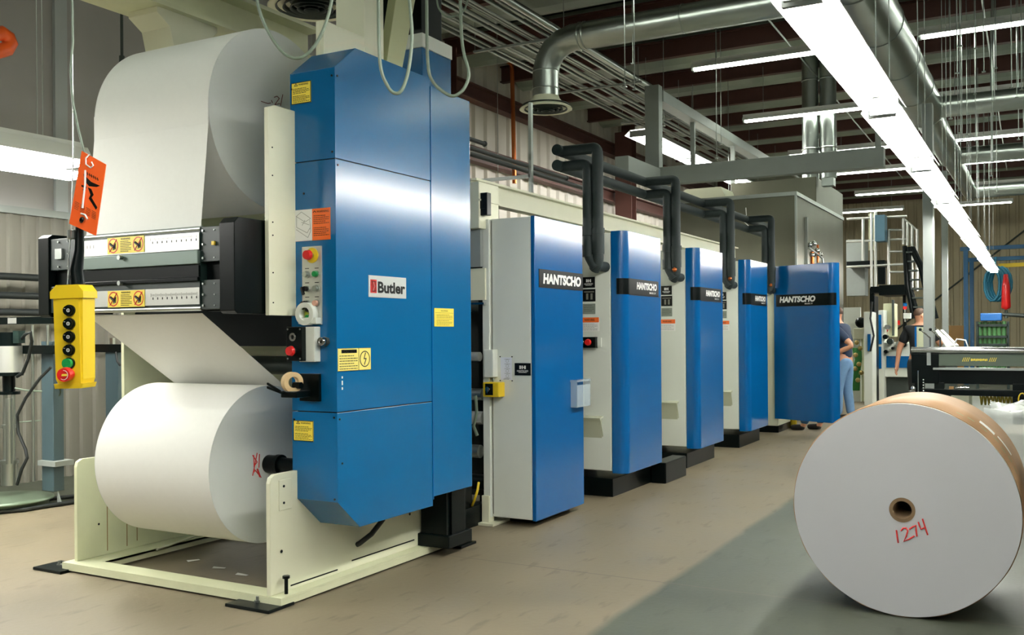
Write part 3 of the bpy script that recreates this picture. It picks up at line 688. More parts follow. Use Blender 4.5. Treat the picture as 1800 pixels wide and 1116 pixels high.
# towers 2 to 4: rounded blue covers
XD=-3.18
def door_poly(x0,y0,y1,r=.075,n=8):
    pts=[(x0,y0)]
    for i in range(n+1):
        a=math.radians(-90+90*i/n); pts.append((XD-r+r*math.cos(a),y0+r+r*math.sin(a)))
    for i in range(4):
        a=math.radians(90*i/3); pts.append((XD-.02+.02*math.cos(a),y1-.02+.02*math.sin(a)))
    return pts+[(x0,y1)]
def console(par,y0):
    MB().box(-3.80,-3.322,y0+.01,y0+.84,.235,2.318,.006).build('cabinet',WHITEP,par)
    MB().box(-3.9,-3.33,y0+.05,y0+1.02,0,.16,.005).build('plinth',BLACK,par)
    lab(par,'logo_plate','Y',y0+.01,-3.590,-3.470,1.842,1.937,INK,.004,'small black plate with white logo',logoH)
    def winplate(tx,bar,lines,ringm,stroke):
        bar(.1,.9,.78,.08,GREYINK)
        for x in(.28,.62): bar(x,x+.16,.4,.5,GREYINK)
    lab(par,'data_plate','Y',y0+.01,-3.588,-3.466,1.722,1.830,INK,.004,None,winplate)
    def sm(tx,bar,lines,ringm,stroke): lines(.1,.9,.9,.2,4,INK,.2)
    lab(par,'data_plate','Y',y0+.01,-3.588,-3.468,1.612,1.702,mat('grey_plate',(130,138,128),.4),.004,'grey data plate',sm)
    def ow(tx,bar,lines,ringm,stroke):
        bar(0,1,.82,.36,ORANGE); tx('WARNING',.45,.82,.16,.6,INK); lines(.05,.9,.58,.05,6,GREYINK,.25)
    lab(par,'warning_label','Y',y0+.01,-3.60,-3.434,1.458,1.580,WHITEINK,.002,'white label with orange warning header',ow)
    return par
def shelf(par,y0):
    return MB().add([(-3.60,y0+.01,.70),(-3.40,y0+.01,.70),(-3.40,y0-.07,.685),(-3.60,y0-.07,.685),(-3.60,y0+.01,.715),(-3.40,y0+.01,.715),(-3.40,y0-.075,.70),(-3.60,y0-.075,.70)],
        [(0,1,2,3),(7,6,5,4),(0,4,5,1),(1,5,6,2),(2,6,7,3),(3,7,4,0)]).prism([(y0+.012,.50),(y0-.06,.69),(y0-.05,.69),(y0+.012,.52)],'X',-3.412,-3.402).prism([(y0+.012,.48),(y0-.052,.69),(y0+.012,.69)],'X',-3.60,-3.415).build('sloped_ledge',mat('ledge_cream',(196,200,176),.5),par)
def cover(par,y0,txt=True,side=True):
    d=MB().prism(door_poly(-3.318,y0,y0+.89),'Z',.215,2.332).build('door',BLUE2,par,bevel=.003)
    r=.075; pl=[]
    for off,rev in ((.004,0),(.0005,1)):
        q=[]
        for i in range(5,9):
            a=math.radians(-90+90*i/8); q.append((XD-r+(r+off)*math.cos(a),y0+r+(r+off)*math.sin(a)))
        q=[(XD-r,y0-off)]+[(XD-r+(r+off)*math.cos(math.radians(-90+90*i/8)),y0+r+(r+off)*math.sin(math.radians(-90+90*i/8))) for i in range(1,9)]
        q.append((XD+off,y0+.80)); q=[(XD-r-.01,y0-off)]+q
        pl+= q[::-1] if rev else q
    np_=MB().use(BLACK).prism(pl,'Z',1.778,1.918)
    np_.use(WHITEINK).text('HANTSCHO',(XD+.0045,y0+.50,1.860),(0,1,0),(0,0,1),.066,.50,.055,.12)
    np_.text('MARK IV',(XD+.0045,y0+.64,1.805),(0,1,0),(0,0,1),.018,.16,.02)
    n_=np_.build('nameplate',None,d); n_['label']='black wraparound nameplate with white slanted lettering'
    MB().box(XD,XD+.002,y0+.10,y0+.89,1.772,1.776).build('door_groove',INK,d)
    return d
def unit_body(par,y0):
    MB().box(-3.88,-3.82,y0+.1,y0+1.5,0,2.15).build('side_frame',CREAM,par)
    MB().box(-5.5,-5.42,y0+.1,y0+1.5,0,2.15).build('side_frame',CREAM,par)
    for y,z,rr in ((.4,.7,.12),(.8,.9,.17),(.8,1.35,.17),(.4,1.6,.12),(1.2,1.2,.14),(.3,1.1,.05),(1.0,1.9,.06)):
        MB().cyl((-5.42,y0+y,z),(-3.88,y0+y,z),rr,seg=24).build('roller',DKGREY,par)
    MB().box(-5.42,-3.88,y0+.5,y0+.58,2.0,2.1).box(-4.6,-4.2,y0+.3,y0+1.1,2.15,2.45).box(-4.1,-3.95,y0+.4,y0+.7,2.15,2.36).build('top_housing',CREAM,par)
t2=thing('press_tower','second white press tower with rounded blue cover and red-button box','press unit',(-3.5,8.4,0))
console(t2,7.79); shelf(t2,7.80); cover(t2,7.80); unit_body(t2,7.80)
bx=MB().box(-3.60,-3.448,7.745,7.80,1.313,1.408,.003).build('button_box',BLACK,t2)
MB().use(CHROME).ring((-3.575,7.745,1.362),(0,-1,0),.012,.02,.012,20).build('push_button',None,bx)
MB().use(STEEL).cyl((-3.505,7.745,1.362),(-3.505,7.725,1.362),.016,seg=14).use(RED).cyl((-3.505,7.725,1.362),(-3.505,7.70,1.362),.030,r1=.025,seg=20).build('stop_button',None,bx)
MB().box(-3.445,-3.41,7.785,7.80,1.32,1.40).build('cover_strip',WHITEP,t2)
names=('third white press tower, middle one of the five with blue covers','fourth white press tower with closed rounded blue cover, just before the open blue door')
for k,lb in enumerate(names):
    c=thing('press_tower',lb,'press unit',(-3.5,8.4+2.0*(k+1),0))
    for ch in t2.children:
        if ch.name.startswith(('button_box','cover_strip')): continue
        copy_tree(ch,c)
# step block by the second tower
tag(B(-3.322,-3.17,8.75,9.35,0,.20,.01).build('step_block',BLACK),'low black step block on the floor right of the second press tower','step')
# fifth tower with its door swung open
t5=thing('press_tower','fifth press tower with its blue door swung open towards the camera','press unit',(-3.5,14.3,0))
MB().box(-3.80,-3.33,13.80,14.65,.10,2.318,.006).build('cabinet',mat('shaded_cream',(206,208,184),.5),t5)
unit_body(t5,13.8)
MB().box(-3.9,-3.33,13.85,14.82,0,.10,.005).build('plinth',BLACK,t5)
h0=Vector((-3.36,13.76,0)); 
tip=P(1466,600,'Y',13.35); e=Vector((tip.x,tip.y,0))-h0; Ld=e.length; e.normalize(); nrm=Vector((e.y,-e.x,0))   # nrm faces the camera
def dp(a,b): return h0+e*a+nrm*b
pp=[]; r=.09
pts=[(0,0),(Ld-r,0)]+[(Ld-r+r*math.sin(math.radians(9*i*1.25*.8)),-r+r*math.cos(math.radians(9*i*1.25*.8))) for i in range(11)]+[(Ld,-.13),(0,-.13)]
dq=[(dp(a,b).x,dp(a,b).y) for a,b in pts]
zb,zt=.21,2.36
d5=MB().prism(dq,'Z',zb,zt).build('door',BLUE2,t5,bevel=.003)
a0=[(.04,.004),(Ld-r,.004)]+[(Ld-r+(r+.004)*math.sin(math.radians(9*i)),-r+(r+.004)*math.cos(math.radians(9*i))) for i in range(9)]
a1=[(Ld-r+(r+.0005)*math.sin(math.radians(9*i)),-r+(r+.0005)*math.cos(math.radians(9*i))) for i in range(9)][::-1]+[(Ld-r,.0005),(.04,.0005)]
mp5=MB().use(BLACK).prism([(dp(a,b).x,dp(a,b).y) for a,b in a0+a1],'Z',1.79,1.955)
mp5.use(WHITEINK).text('HANTSCHO',dp(Ld*.41,.0045)+Vector((0,0,1.885)),e,(0,0,1),.085,Ld*.60,.055,.16)
mp5.text('MARK IV',dp(Ld*.60,.0045)+Vector((0,0,1.82)),e,(0,0,1),.02,.13,.02)
mp5.build('nameplate',None,d5)['label']='black wraparound nameplate with white slanted lettering'

# ------------------------------------------------------------------ black insulated pipes
def elbow(pts,r=.09,n=6):
    'polyline with rounded corners'
    pts=[Vector(p) for p in pts]; out=[pts[0]]
    for i in range(1,len(pts)-1):
        a=(pts[i-1]-pts[i]).normalized();b=(pts[i+1]-pts[i]).normalized(); p0=pts[i]+a*r;p1=pts[i]+b*r
        for k in range(n+1):
            t=k/n; out.append(p0*(1-t)**2+pts[i]*2*t*(1-t)+p1*t*t)
    return out+[pts[-1]]
pr=.048
pz=thing('insulated_pipe_run','upper black insulated pipe running along the press above the towers','pipe',(-3.70,7.6,3.03))
MB().cyl((-3.70,7.52,3.035),(-3.70,14.9,3.035),pr,seg=20).build('main_pipe',RUBBER,pz)
MB().ring((-3.70,7.515,3.035),(0,1,0),.012,.040,.012,20).build('end_flange',DKGREEN,pz)
pl_=thing('insulated_pipe_run','lower black insulated pipe running along the press just under the upper one','pipe',(-3.70,7.6,2.9))
MB().cyl((-3.70,7.52,2.90),(-3.70,14.9,2.90),pr,seg=20).build('main_pipe',RUBBER,pl_)
MB().ring((-3.70,7.515,2.90),(0,1,0),.012,.040,.012,20).build('end_flange',DKGREEN,pl_)
def drops(k):
    y=7.6+2.0*k
    MB().tube(elbow([(-3.70,y,3.03),(-3.35,y,3.03),(-3.35,y,2.05),(-3.40,y+.03,1.99)],.05),pr,16).cyl((-3.35,y,2.34),(-3.35,y,2.30),.058,seg=20).cyl((-3.35,y,2.30),(-3.35,y,2.12),.054,seg=20).build('drop_pipe',RUBBER,pz)
    MB().tube(elbow([(-3.70,y,2.895),(-3.44,y,2.895),(-3.44,y,2.12),(-3.37,y,2.0)],.05),pr,16).cyl((-3.44,y,2.36),(-3.44,y,2.28),.058,seg=20).cyl((-3.44,y,2.2),(-3.44,y,2.1),.056,seg=20).build('drop_pipe',RUBBER,pl_)
    MB().cyl((-3.37,y,2.02),(-3.37,y+.22,2.02),.045,seg=16).build('inlet_pipe',RUBBER,pz)
    if k: MB().sphere((-3.35,y-.05,2.09),.025,10).build('brass_valve',COPPER,pz)
for k in range(4): drops(k)
# thin black pipes behind the splicer
for (p,q,lb) in (((-4.30,6.2,2.985),(-4.30,9.6,2.985),'thin black pipe, lowest of the set running over the press infeed'),((-4.50,6.2,3.06),(-4.50,10.2,3.06),'thin black pipe, middle of the set running over the press infeed'),((-4.75,6.2,3.20),(-4.75,9.9,3.20),'thin black pipe, highest long one over the press infeed'),((-5.0,6.2,3.38),(-5.0,8.5,3.38),'short thin black pipe with capped end right of the blue splicer cabinet')):
    tag(MB().cyl(p,q,.022,seg=14).sphere(q,.03,12).build('thin_pipe',BLKCABLE),lb,'pipe')
tag(MB().box(-5.1,-4.2,7.98,8.02,2.9,2.93).box(-4.22,-4.19,7.98,8.02,2.0,3.6).build('strut_hanger',STEEL),'thin galvanised strut holding the thin black pipes over the first tower','bracket')

# ------------------------------------------------------------------ stainless dryer, hood and stacks
dr=thing('dryer','large stainless steel dryer housing behind the last press tower','dryer',(-4.4,17.5,0))
MB().box(-5.6,-3.42,15.45,19.5,1.55,3.62,.01).build('housing',SSTEEL,dr)
MB().box(-5.55,-3.50,15.5,19.4,.05,1.55).build('lower_body',DKGREY,dr)
MB().box(-5.62,-3.40,15.43,15.46,3.58,3.64).box(-3.43,-3.40,15.44,19.5,3.58,3.64).box(-3.435,-3.405,15.43,15.46,1.55,3.6).build('edge_trim',STEEL,dr)
MB().box(-4.9,-3.42,17.0,19.5,3.62,4.09,.01).build('hood',SSTEEL,dr)
MB().prism([(-5.6,3.64),(-4.6,3.64),(-4.7,3.85),(-5.3,3.85)],'Y',15.7,16.4).build('top_duct',CREAM,dr)
MB().box(-3.42,-3.38,16.1,16.13,1.6,3.3).build('panel_seam',STEEL,dr)
pc=MB().use(COPPER).cyl((-3.36,16.35,1.6),(-3.36,16.35,2.75),.03,seg=12); pc.build('copper_riser',None,dr)
m2=MB().use(CHROME)
for y,z in ((16.2,2.85),(16.5,2.9),(16.75,2.8),(17.0,2.75),(16.35,2.7)): m2.sphere((-3.36,y,z),.045,10)
m2.use(STEEL).tube([(-3.36,16.1,2.8),(-3.34,16.5,2.75),(-3.34,17.0,2.7)],.015,6).tube([(-3.36,17.2,2.7),(-3.34,17.2,2.3),(-3.36,17.0,2.0)],.02,6).use(COPPER).cyl((-3.36,16.8,2.6),(-3.36,16.8,2.9),.02,seg=8)
m2.build('gas_train',None,dr)
MB().tube([P(1311,365,'Y',15.4),P(1312,378,'Y',15.4),P(1306,388,'Y',15.4),P(1317,398,'Y',15.4),P(1318,405,'Y',15.4)],.008,6).build('loose_wire',WHITEINK,dr)
for x,lb in ((-3.32,'left of the two shiny vertical exhaust stacks above the dryer'),(-3.02,'right of the two shiny vertical exhaust stacks above the dryer')):
    x-=.25
    MBs=MB().cyl((x,17.3,4.09),(x,17.3,6.4),.14,seg=32)
    for z in (4.6,5.2,5.8): MBs.ring((x,17.3,z),(0,0,1),.13,.148,.03,32)
    if lb.startswith('right'): MBs.box(x-.1,x+.1,17.2,17.4,3.95,4.09)
    tag(MBs.build('exhaust_stack',STEEL),lb,'duct')
# grey gantry
g=thing('steel_gantry','grey steel gantry frame with post and beams above the press towers','frame',(-3.4,13.5,3.7))
MB().box(-5.16,-1.84,13.44,13.60,3.60,3.86,.008).build('cross_beam',GREYP,g)
MB().box(-5.16,-4.94,13.44,13.60,3.86,5.08,.008).build('post',GREYP,g)
MB().box(-5.12,-4.92,13.6,21.0,4.86,5.02,.008).build('long_beam',GREYP,g)
MB().box(-5.12,-4.92,12.2,13.44,3.62,3.84,.008).build('stub_beam',GREYP,g)
MB().box(-1.95,-1.88,13.48,13.55,3.86,6.1).build('hanger_post',GREYP,g)
for y in (15.2,17.5): MB().box(-5.05,-4.98,y,y+.06,3.9,4.86).build('drop_rod',GREYP,g)
tag(MB().box(-1.372,-1.248,13.42,13.60,0,4.355,.006).build('grey_column',GREYP),'broad grey steel column standing behind the black machine','column')
tag(MB().box(-1.707,-1.60,19.9,20.0,0,4.45,.005).build('grey_column',GREYP),'narrower grey steel column standing farther back, right of the broad one','column')

# ------------------------------------------------------------------ ducts
dk=thing('round_duct','long shiny round duct crossing under the roof, round diffuser at its left end','duct',(-4.0,10.9,5.1))
MB().tube([(-5.51,10.9,4.42),(-5.51,10.9,4.75),(-5.47,10.9,4.88),(-5.39,10.9,5.0),(-5.27,10.9,5.08),(-5.12,10.9,5.12),(-1.9,10.9,5.12)],.165,36).build('duct_pipe',STEEL,dk)
for x in (-5.02,-4.96,-3.7,-2.5): MB().ring((x,10.9,5.12),(1,0,0),.15,.172,.02,36).build('seam_band',STEEL,dk)
for z in (4.52,4.74): MB().ring((-5.51,10.9,z),(0,0,1),.15,.172,.012,36).build('seam_band',STEEL,dk)
def diffuser(par,c,R,m=STEEL):
    x,y,z=c
    d=MB().lathe([(R*.50,.24*R*2),(R*.52,.20*R*2),(R*.70,.10*R*2),(R*.97,.015),(R,0),(R*.97,-.006),(R*.72,.02),(R*.5,.05)],c,40).build('diffuser_cone',CREAM,par)
    rr=MB()
    for k,q in enumerate((.82,.66,.50,.34,.18)):
        rr.lathe([(R*q,-.004-.006*k),(R*(q-.05),.03),(R*(q-.07),.03),(R*(q-.02),-.004-.006*k),(R*q,-.004-.006*k)],c,36)
    rr.cyl((x,y,z+.05),(x,y,z+.055),R*.9,seg=36)
    rr.build('diffuser_ring',DKGREEN,par)
diffuser(dk,(-5.51,10.9,4.27),.335)
dn=thing('round_diffuser','large round ceiling diffuser above the upper paper roll, left of the cream post','diffuser',(-6.2,7.3,4.6))
c_=P(548,14,'Z',4.6); diffuser(dn,tuple(c_),.42); MB().cyl(c_+Vector((0,0,.08)),(c_.x,c_.y,5.9),.2,seg=32).build('duct_pipe',STEEL,dn)
# duct over the main light with side branches
XR_=-1.50
rd=thing('round_duct','long shiny round duct running beside the bright row of lights with side branches','duct',(XR_,14,4.6))
MB().cyl((XR_,6.0,4.62),(XR_,15.0,4.62),.26,seg=36).cyl((XR_,15.0,4.62),(XR_,15.25,4.62),.26,r1=.2,seg=36).cyl((XR_,15.25,4.62),(XR_,19.4,4.62),.2,seg=32).cyl((XR_,19.4,4.62),(XR_,25,4.62),.16,seg=32).build('duct_pipe',STEEL,rd)
for y in (7.5,9,10.5,12,13.5,15): MB().ring((XR_,y,4.62),(0,1,0),.25,.268,.03,36).build('seam_band',STEEL,rd)
for y in (15.0,19.4,24.6):
    MB().tube(elbow([(XR_,y,4.62),(XR_+.9,y,4.62),(XR_+2.6,y,4.62),(XR_+2.9,y,4.3),(XR_+3.6,y,4.3)],.25),.15,28).build('branch_duct',STEEL,rd)
# conduits bundled high along the left, on a rack
cg='conduits in the high rack left of the round duct'
i=0
for xx in [ -6.95+.085*k for k in range(15)]:
    z=5.46+(.05 if i%3==0 else 0)-.02*(i%2)
    tag(MB().cyl((xx,4.5,z),(xx,24,z),.017 if i%4 else .026,seg=8).build('conduit',STEEL if i%3 else GREYP),'thin steel conduit in the dense high rack left of the round duct','conduit',cg); i+=1
for y in (6.3,8.9,11.6,14.3,17):
    tag(MB().box(-7.0,-5.55,y,y+.05,5.38,5.41).cyl((-6.98,y+.02,5.4),(-6.98,y+.02,5.95),.006,seg=6).cyl((-5.6,y+.02,5.4),(-5.6,y+.02,5.95),.006,seg=6).build('rack_hanger',GREYP),'grey trapeze hanger carrying the high conduit rack','bracket','trapeze hangers')
# big pale pipe on top of the rack
tag(MB().cyl((-5.66,4.5,5.47),(-5.66,26,5.47),.05,seg=16).build('steel_pipe',STEEL),'bright steel pipe along the upper edge of the high conduit rack','pipe')
# roof tie rods running along
tr='thin roof rods running along under the purlins'
for x in (-3.3,-2.7,-.6,.3,1.2): tag(MB().cyl((x,5,5.86),(x-.3,30,5.86),.014,seg=6).build('roof_rod',STEEL),'thin steel rod running away under the roof purlins','rod',tr)
# hanging wires
hw='thin vertical hanger wires under the roof'
random.seed(3)
for k in range(46):
    u=random.choice([random.uniform(905,1340),random.uniform(1640,1800),random.uniform(1640,1800)]); yv=random.uniform(9.5,20)
    p=P(u,150,'Y',yv); zl=random.uniform(3.4,4.6) if u>1600 else random.uniform(3.5,4.8)
    if p.x<-5.3: continue
    tag(MB().cyl((p.x,yv,zl),(p.x,yv,6.2),.006,seg=6).box(p.x-.02,p.x+.02,yv-.02,yv+.02,zl-.01,zl).build('hanger_wire',STEEL),'thin vertical hanger wire dropping from the roof','wire',hw)

# ------------------------------------------------------------------ left wall details
c0_=P(905,118,'X',XW+.16); 
tag(MB().tube(elbow([P(862,90,'X',XW+.34),P(900,113,'X',XW+.34),(XW+.34,P(903,120,'X',XW+.34).y,P(903,322,'X',XW+.34).z)],.12),.04,12).build('copper_pipe',COPPER),'copper pipe turning down the ribbed wall right of the blue splicer cabinet','pipe')
q=P(392,30,'X',XW+.2); tag(MB().cyl((q.x,q.y,2.8),(q.x,q.y,6.08),.03,seg=12).build('copper_pipe',COPPER),'short copper pipe on the grey wall above the upper paper roll','pipe')
q=P(355,30,'X',XW+.2); tag(MB().cyl((q.x,q.y,2.8),(q.x,q.y,6.08),.035,seg=12).build('grey_pipe',GREYP),'grey-green pipe on the grey wall beside the short copper pipe','pipe')
q=P(214,60,'X',XW+.2); tag(MB().cyl((q.x,q.y,3.2),(q.x,q.y,6.3),.016,seg=8).cyl((q.x,q.y,4.3),(q.x,q.y,4.45),.03,seg=8).build('grey_pipe',DKGREY),'thin dark vertical rod on the grey wall left of the upper paper roll','pipe')
a=P(0,236,'X',-7.6); b_=P(128,262,'X',-7.6); d_=(b_-a)
tag(MB().cyl(a-d_*.5,b_,.03,seg=12).build('air_pipe',GREYP),'grey pipe just above the bright light by the left wall','pipe')
tag(MB().tube([P(-12,62,'X',-7.4),P(3,58,'X',-7.4),P(14,66,'X',-7.4),P(18,76,'X',-7.4),P(12,86,'X',-7.4),P(-10,92,'X',-7.4)],.06,12).build('orange_hose',ORTAG),'coiled orange hose end at the upper left edge of the photo','hose')
# black pipes along the wall low
for z,lb in ((2.02,'black pipe, highest of three on the left wall behind the pendant'),(1.84,'black pipe, middle of three on the left wall behind the pendant'),(1.68,'black pipe, lowest of three on the left wall behind the pendant')):
    tag(MB().cyl((XW+.22,3.5,z),(XW+.22,6.35,z),.035,seg=12).build('wall_pipe',BLKCABLE),lb,'pipe')

# ================================================================== THE PAPER ROLL ON THE FLOOR
RX,RY,RR,RL=-.637,5.21,.540,.95
fr=thing('paper_roll','big kraft-wrapped paper roll standing on the floor at the right, marked 1274 in red','paper roll',(RX,RY+RL/2,0))
MB().use(PAPER).cyl((RX,RY,RR+.002),(RX,RY+RL,RR+.002),RR-.004,seg=160,caps=False).build('rolled_paper',None,fr)
FACE=mat('grey_white_roll_face',(182,182,185),.85,noise=.04,scale=3)
MB().use(FACE).ring((RX,RY,RR+.002),(0,1,0),.062,RR-.004,.004,160).build('roll_end',None,fr)
MB().use(FACE).ring((RX,RY+RL-.004,RR+.002),(0,1,0),.062,RR-.004,.004,160).build('roll_end',None,fr)
# wrapper, starts a little behind the face with a torn edge
n=160; vs=[]; 
for i in range(n):
    t=2*PI*i/n; e0=.012+.02*max(0,math.sin(t*1.0+.5))*abs(math.sin(3*t))+.006*math.sin(17*t); 
    for rr,yy in ((RR-.003,RY+e0),(RR+.0015,RY+e0),(RR+.0015,RY+RL-.01),(RR-.003,RY+RL-.01)):
        vs.append((RX+rr*math.cos(t),yy,RR+.002+rr*math.sin(t)))
wmb=MB().use(KRAFT); wmb.add(vs,[[i*4+j,((i+1)%n)*4+j,((i+1)%n)*4+(j+1)%4,i*4+(j+1)%4] for i in range(n) for j in range(4)],True)
wmb.build('kraft_wrap',None,fr)
lm=MB().use(mat('wrap_green_print',(110,150,110),.7))
def onwrap(a0,a1,y0,y1,mb,h=.0022):
    q=6
    for k in range(q):
        t0=math.radians(a0+(a1-a0)*k/q);t1=math.radians(a0+(a1-a0)*(k+1)/q); R_=RR+h
        mb.add([(RX+R_*math.cos(t0),RY+y0,RR+.002+R_*math.sin(t0)),(RX+R_*math.cos(t1),RY+y0,RR+.002+R_*math.sin(t1)),(RX+R_*math.cos(t1),RY+y1,RR+.002+R_*math.sin(t1)),(RX+R_*math.cos(t0),RY+y1,RR+.002+R_*math.sin(t0))],[(0,1,2,3)])
for a,y_ in ((64,.18),(58,.22),(50,.20),(42,.26),(36,.2),(30,.24),(24,.22)): onwrap(a,a-4,y_,y_+.02,lm)
lm.build('printed_marks',None,fr)
lm=MB().use(WHITEINK); onwrap(52,42,.34,.44,lm,.0026); onwrap(40,28,.40,.46,lm,.0026); lm.build('paper_label',None,fr)
MB().use(CORE).ring((RX,RY-.003,RR+.002),(0,1,0),.045,.062,RL+.006,48).build('core_tube',None,fr)
MB().cyl((RX,RY+.25,RR+.002),(RX,RY+.26,RR+.002),.045,seg=32).build('core_plug',BLACK,fr)
wr=MB().use(REDINK)
def wpt(x,y): return P(1360+x/2.448,660+y/2.448,'Y',RY-.001)
for st in ([(528,665),(531,690),(536,720)],[(548,668),(556,657),(570,656),(577,668),(571,690),(560,713),(582,704),(606,690)],[(583,661),(600,650),(612,645),(613,665),(616,692)],[(622,630),(628,648),(634,661),(654,652)],[(640,616),(650,648),(663,686)]):
    wr.tube([wpt(*q) for q in st],.0042,6)
wr.build('marker_number',None,fr)['label']='handwritten red number 1274'

# plastic-wrapped load behind the roll
bm=bmesh.new(); bmesh.ops.create_grid(bm,x_segments=2,y_segments=2,size=1); bm.free()
def lumpy(x0,x1,y0,y1,z0,z1,n=16,amp=.03,seed=1):
    rnd=random.Random(seed); bm=bmesh.new(); bmesh.ops.create_cube(bm,size=1); bmesh.ops.subdivide_edges(bm,edges=bm.edges[:],cuts=n,use_grid_fill=True)
    bm.verts.index_update(); vs=[]
    for v in bm.verts:
        c=v.co; f=.5+c.z
        x=(x0+x1)/2+c.x*(x1-x0);y=(y0+y1)/2+c.y*(y1-y0);z=z0+f*(z1-z0)
        a=amp*f*(math.sin(x*17+y*9)+math.sin(y*23-x*5+z*11)+rnd.uniform(-.7,.7)); 
        vs.append((x+a*.5*(c.x*2),y+a*.5*(c.y*2),z+(a*.6 if c.z>.49 else 0)-(abs(c.x)**4+abs(c.y)**4)*.6*f*(z1-z0)*.3))
    mb=MB(); mb.add(vs,[[v.index for v in f.verts] for f in bm.faces],True); bm.free(); return mb
pw=thing('wrapped_load','load under clear plastic wrap on the floor behind the floor paper roll','package',(.25,9.1,0))
MB().box(-.30,.85,8.72,9.5,.12,.62,.02).build('carton',mat('pale_carton',(190,184,172),.7),pw)
MB().box(-.36,.9,8.68,9.55,.002,.118).build('pallet',CARD,pw)
lumpy(-.40,.95,8.62,9.6,.01,.80).build('plastic_wrap',PLASTIC,pw)

# ================================================================== PENDANT CONTROL, TAG, HANGING CABLES
def local(mb,c,R,U):
    'place a mesh drawn in (x right, y up, z towards viewer) at c'
    R=Vector(R).normalized();U=(Vector(U)-R*Vector(U).dot(R)).normalized();N=R.cross(U);c=Vector(c)
    mb.v=[tuple(c+R*v[0]+U*v[1]+N*v[2]) for v in mb.v]; return mb
def rayp(u,v,d): return Vector((0,0,CAM_H))+(_fw+_cr*((u-900)/F_PX)+_cu*((558-v+SHIFT)/F_PX))*d
pc_=rayp(125,590,2.8); pR=(.93,.36,.02); pU=(.05,.0,1)
pd=thing('control_pendant','yellow hanging push-button pendant with black, green and red buttons','control',tuple(pc_))
def PL(mb,name,m=None,parent=pd): return local(mb,pc_,pR,pU).build(name,m,parent)
MB_=MB().use(YELLOW); MB_.prism([(-.036,-.143),(.034,-.143),(.040,-.125),(.048,.115),(.046,.13),(-.040,.13),(-.044,.115),(-.045,-.125)],'Z',-.05,.012)
MB_.prism([(-.018,-.138),(.036,-.138),(.038,.105),(-.012,.105)],'Z',.012,.017)
body=PL(MB_,'housing')
PL(MB().prism([(-.050,.108),(.053,.108),(.053,.128),(.038,.147),(-.030,.147),(-.050,.128)],'Z',-.055,.018),'top_cap',YELLOW)
PL(MB().prism([(-.045,-.152),(.038,-.152),(.043,-.138),(-.048,-.138)],'Z',-.052,.018),'bottom_cap',YELLOW)
for k,m in enumerate((BLACK,BLACK,BLACK,BLACK,GREENB)):
    z=.073-.038*k; x=.011-.0017*k
    b_=MB().use(BLACK).cyl((x,z,.017),(x,z,.024),.0165,seg=24).use(m).cyl((x,z,.024),(x,z,.032 if k<4 else .036),.014,seg=24)
    if k<4: b_.use(WHITEINK).ring((x+.003,z,.032),(0,0,1),.004,.0052,.0006,20).box(x+.0022,x+.0038,z-.003,z+.003,.032,.0327).box(x-.010,x-.006,z+.005,z+.006,.032,.0327)
    PL(b_,'push_button')
PL(MB().use(RED).cyl((.004,-.110,.017),(.004,-.110,.035),.014,seg=20).cyl((.004,-.110,.035),(.007,-.111,.055),.021,r1=.019,seg=28).use(WHITEINK).ring((.007,-.111,.0551),(0,0,1),.0125,.0140,.0006,24).use(STICKY).box(-.004,.018,-.114,-.108,.0551,.0558),'stop_button')
PL(MB().tube([(-.045,-.14,-.02),(-.048,-.15,-.01),(-.046,-.165,-.01),(-.05,-.175,-.01)],.0025,6),'tie_wire',CABLE)
# sleeve and cable
sl=MB().tube([rayp(137,500,2.8),rayp(134,475,2.8),rayp(139,440,2.8),rayp(140,400,2.8)],[.020,.019,.014,.012],16)
sl.build('rubber_sleeve',BLACK,pd)
MB().tube([rayp(140,402,2.8),rayp(143,330,2.8),rayp(150,275,2.8),rayp(138,228,2.8),rayp(128,180,2.8),rayp(124,125,2.8),rayp(128,75,2.8),rayp(127,0,2.8),rayp(127,-60,2.8)],.0035,8).build('cable',CABLE,pd)
MB().tube([rayp(119,500,2.8),rayp(121,455,2.8),rayp(125,410,2.8),rayp(129,268,2.8),rayp(127,60,2.8),rayp(127,-60,2.8)],.002,6).build('support_wire',STEEL,pd)
MB().tube([rayp(118,500,2.79),rayp(124,478,2.79),rayp(124,472,2.79),rayp(121,474,2.79),rayp(119,500,2.79)],.0012,6).build('clip_hook',STEEL,pd)
MB().box(-.01,.01,-.012,.012,-.006,.008).build('x',STEEL,pd) if 0 else None
gl=MB(); c_=rayp(125,412,2.79); gl.box(c_.x-.009,c_.x+.009,c_.y-.008,c_.y+.008,c_.z-.014,c_.z+.014,.003).build('cable_clamp',STEEL,pd)
# orange tag
tc=[rayp(143.5,265,2.78),rayp(186.5,289,2.74),rayp(168.5,414.5,2.72),rayp(121.5,393,2.76)]
tg=thing('hanging_tag','orange warning tag hung above the yellow pendant','tag',tuple(tc[0]))
def tq(a,b_,l=0):
    'point on the tag: a across, b down'
    p=(tc[0]*(1-a)+tc[1]*a)*(1-b_)+(tc[3]*(1-a)+tc[2]*a)*b_
    n_=(tc[1]-tc[0]).cross(tc[0]-tc[3]).normalized(); n_=n_ if n_.dot(_fw)<0 else -n_
    return p+n_*l
tm=MB().use(ORTAG); tm.quad(tq(0,1),tq(1,1),tq(1,0),tq(0,0),.0015); tm.build('tag_card',None,tg)
ti=MB().use(INK)
def tbar(a,b_,c,d,th=.0012): ti.tube([tq(a,b_,.001),tq(c,d,.001)],th,5)
for row in range(5):
    for k in range(4):
        a0=.08+.22*k+random.uniform(0,.03); tbar(a0,.68+.022*row+.02*a0,a0+.15,.68+.022*row+.02*(a0+.15),.0006)
for a in (.28,.36,.44,.52,.60,.68,.76): tbar(a,.235+.0*a,a+.04,.265,.0014)
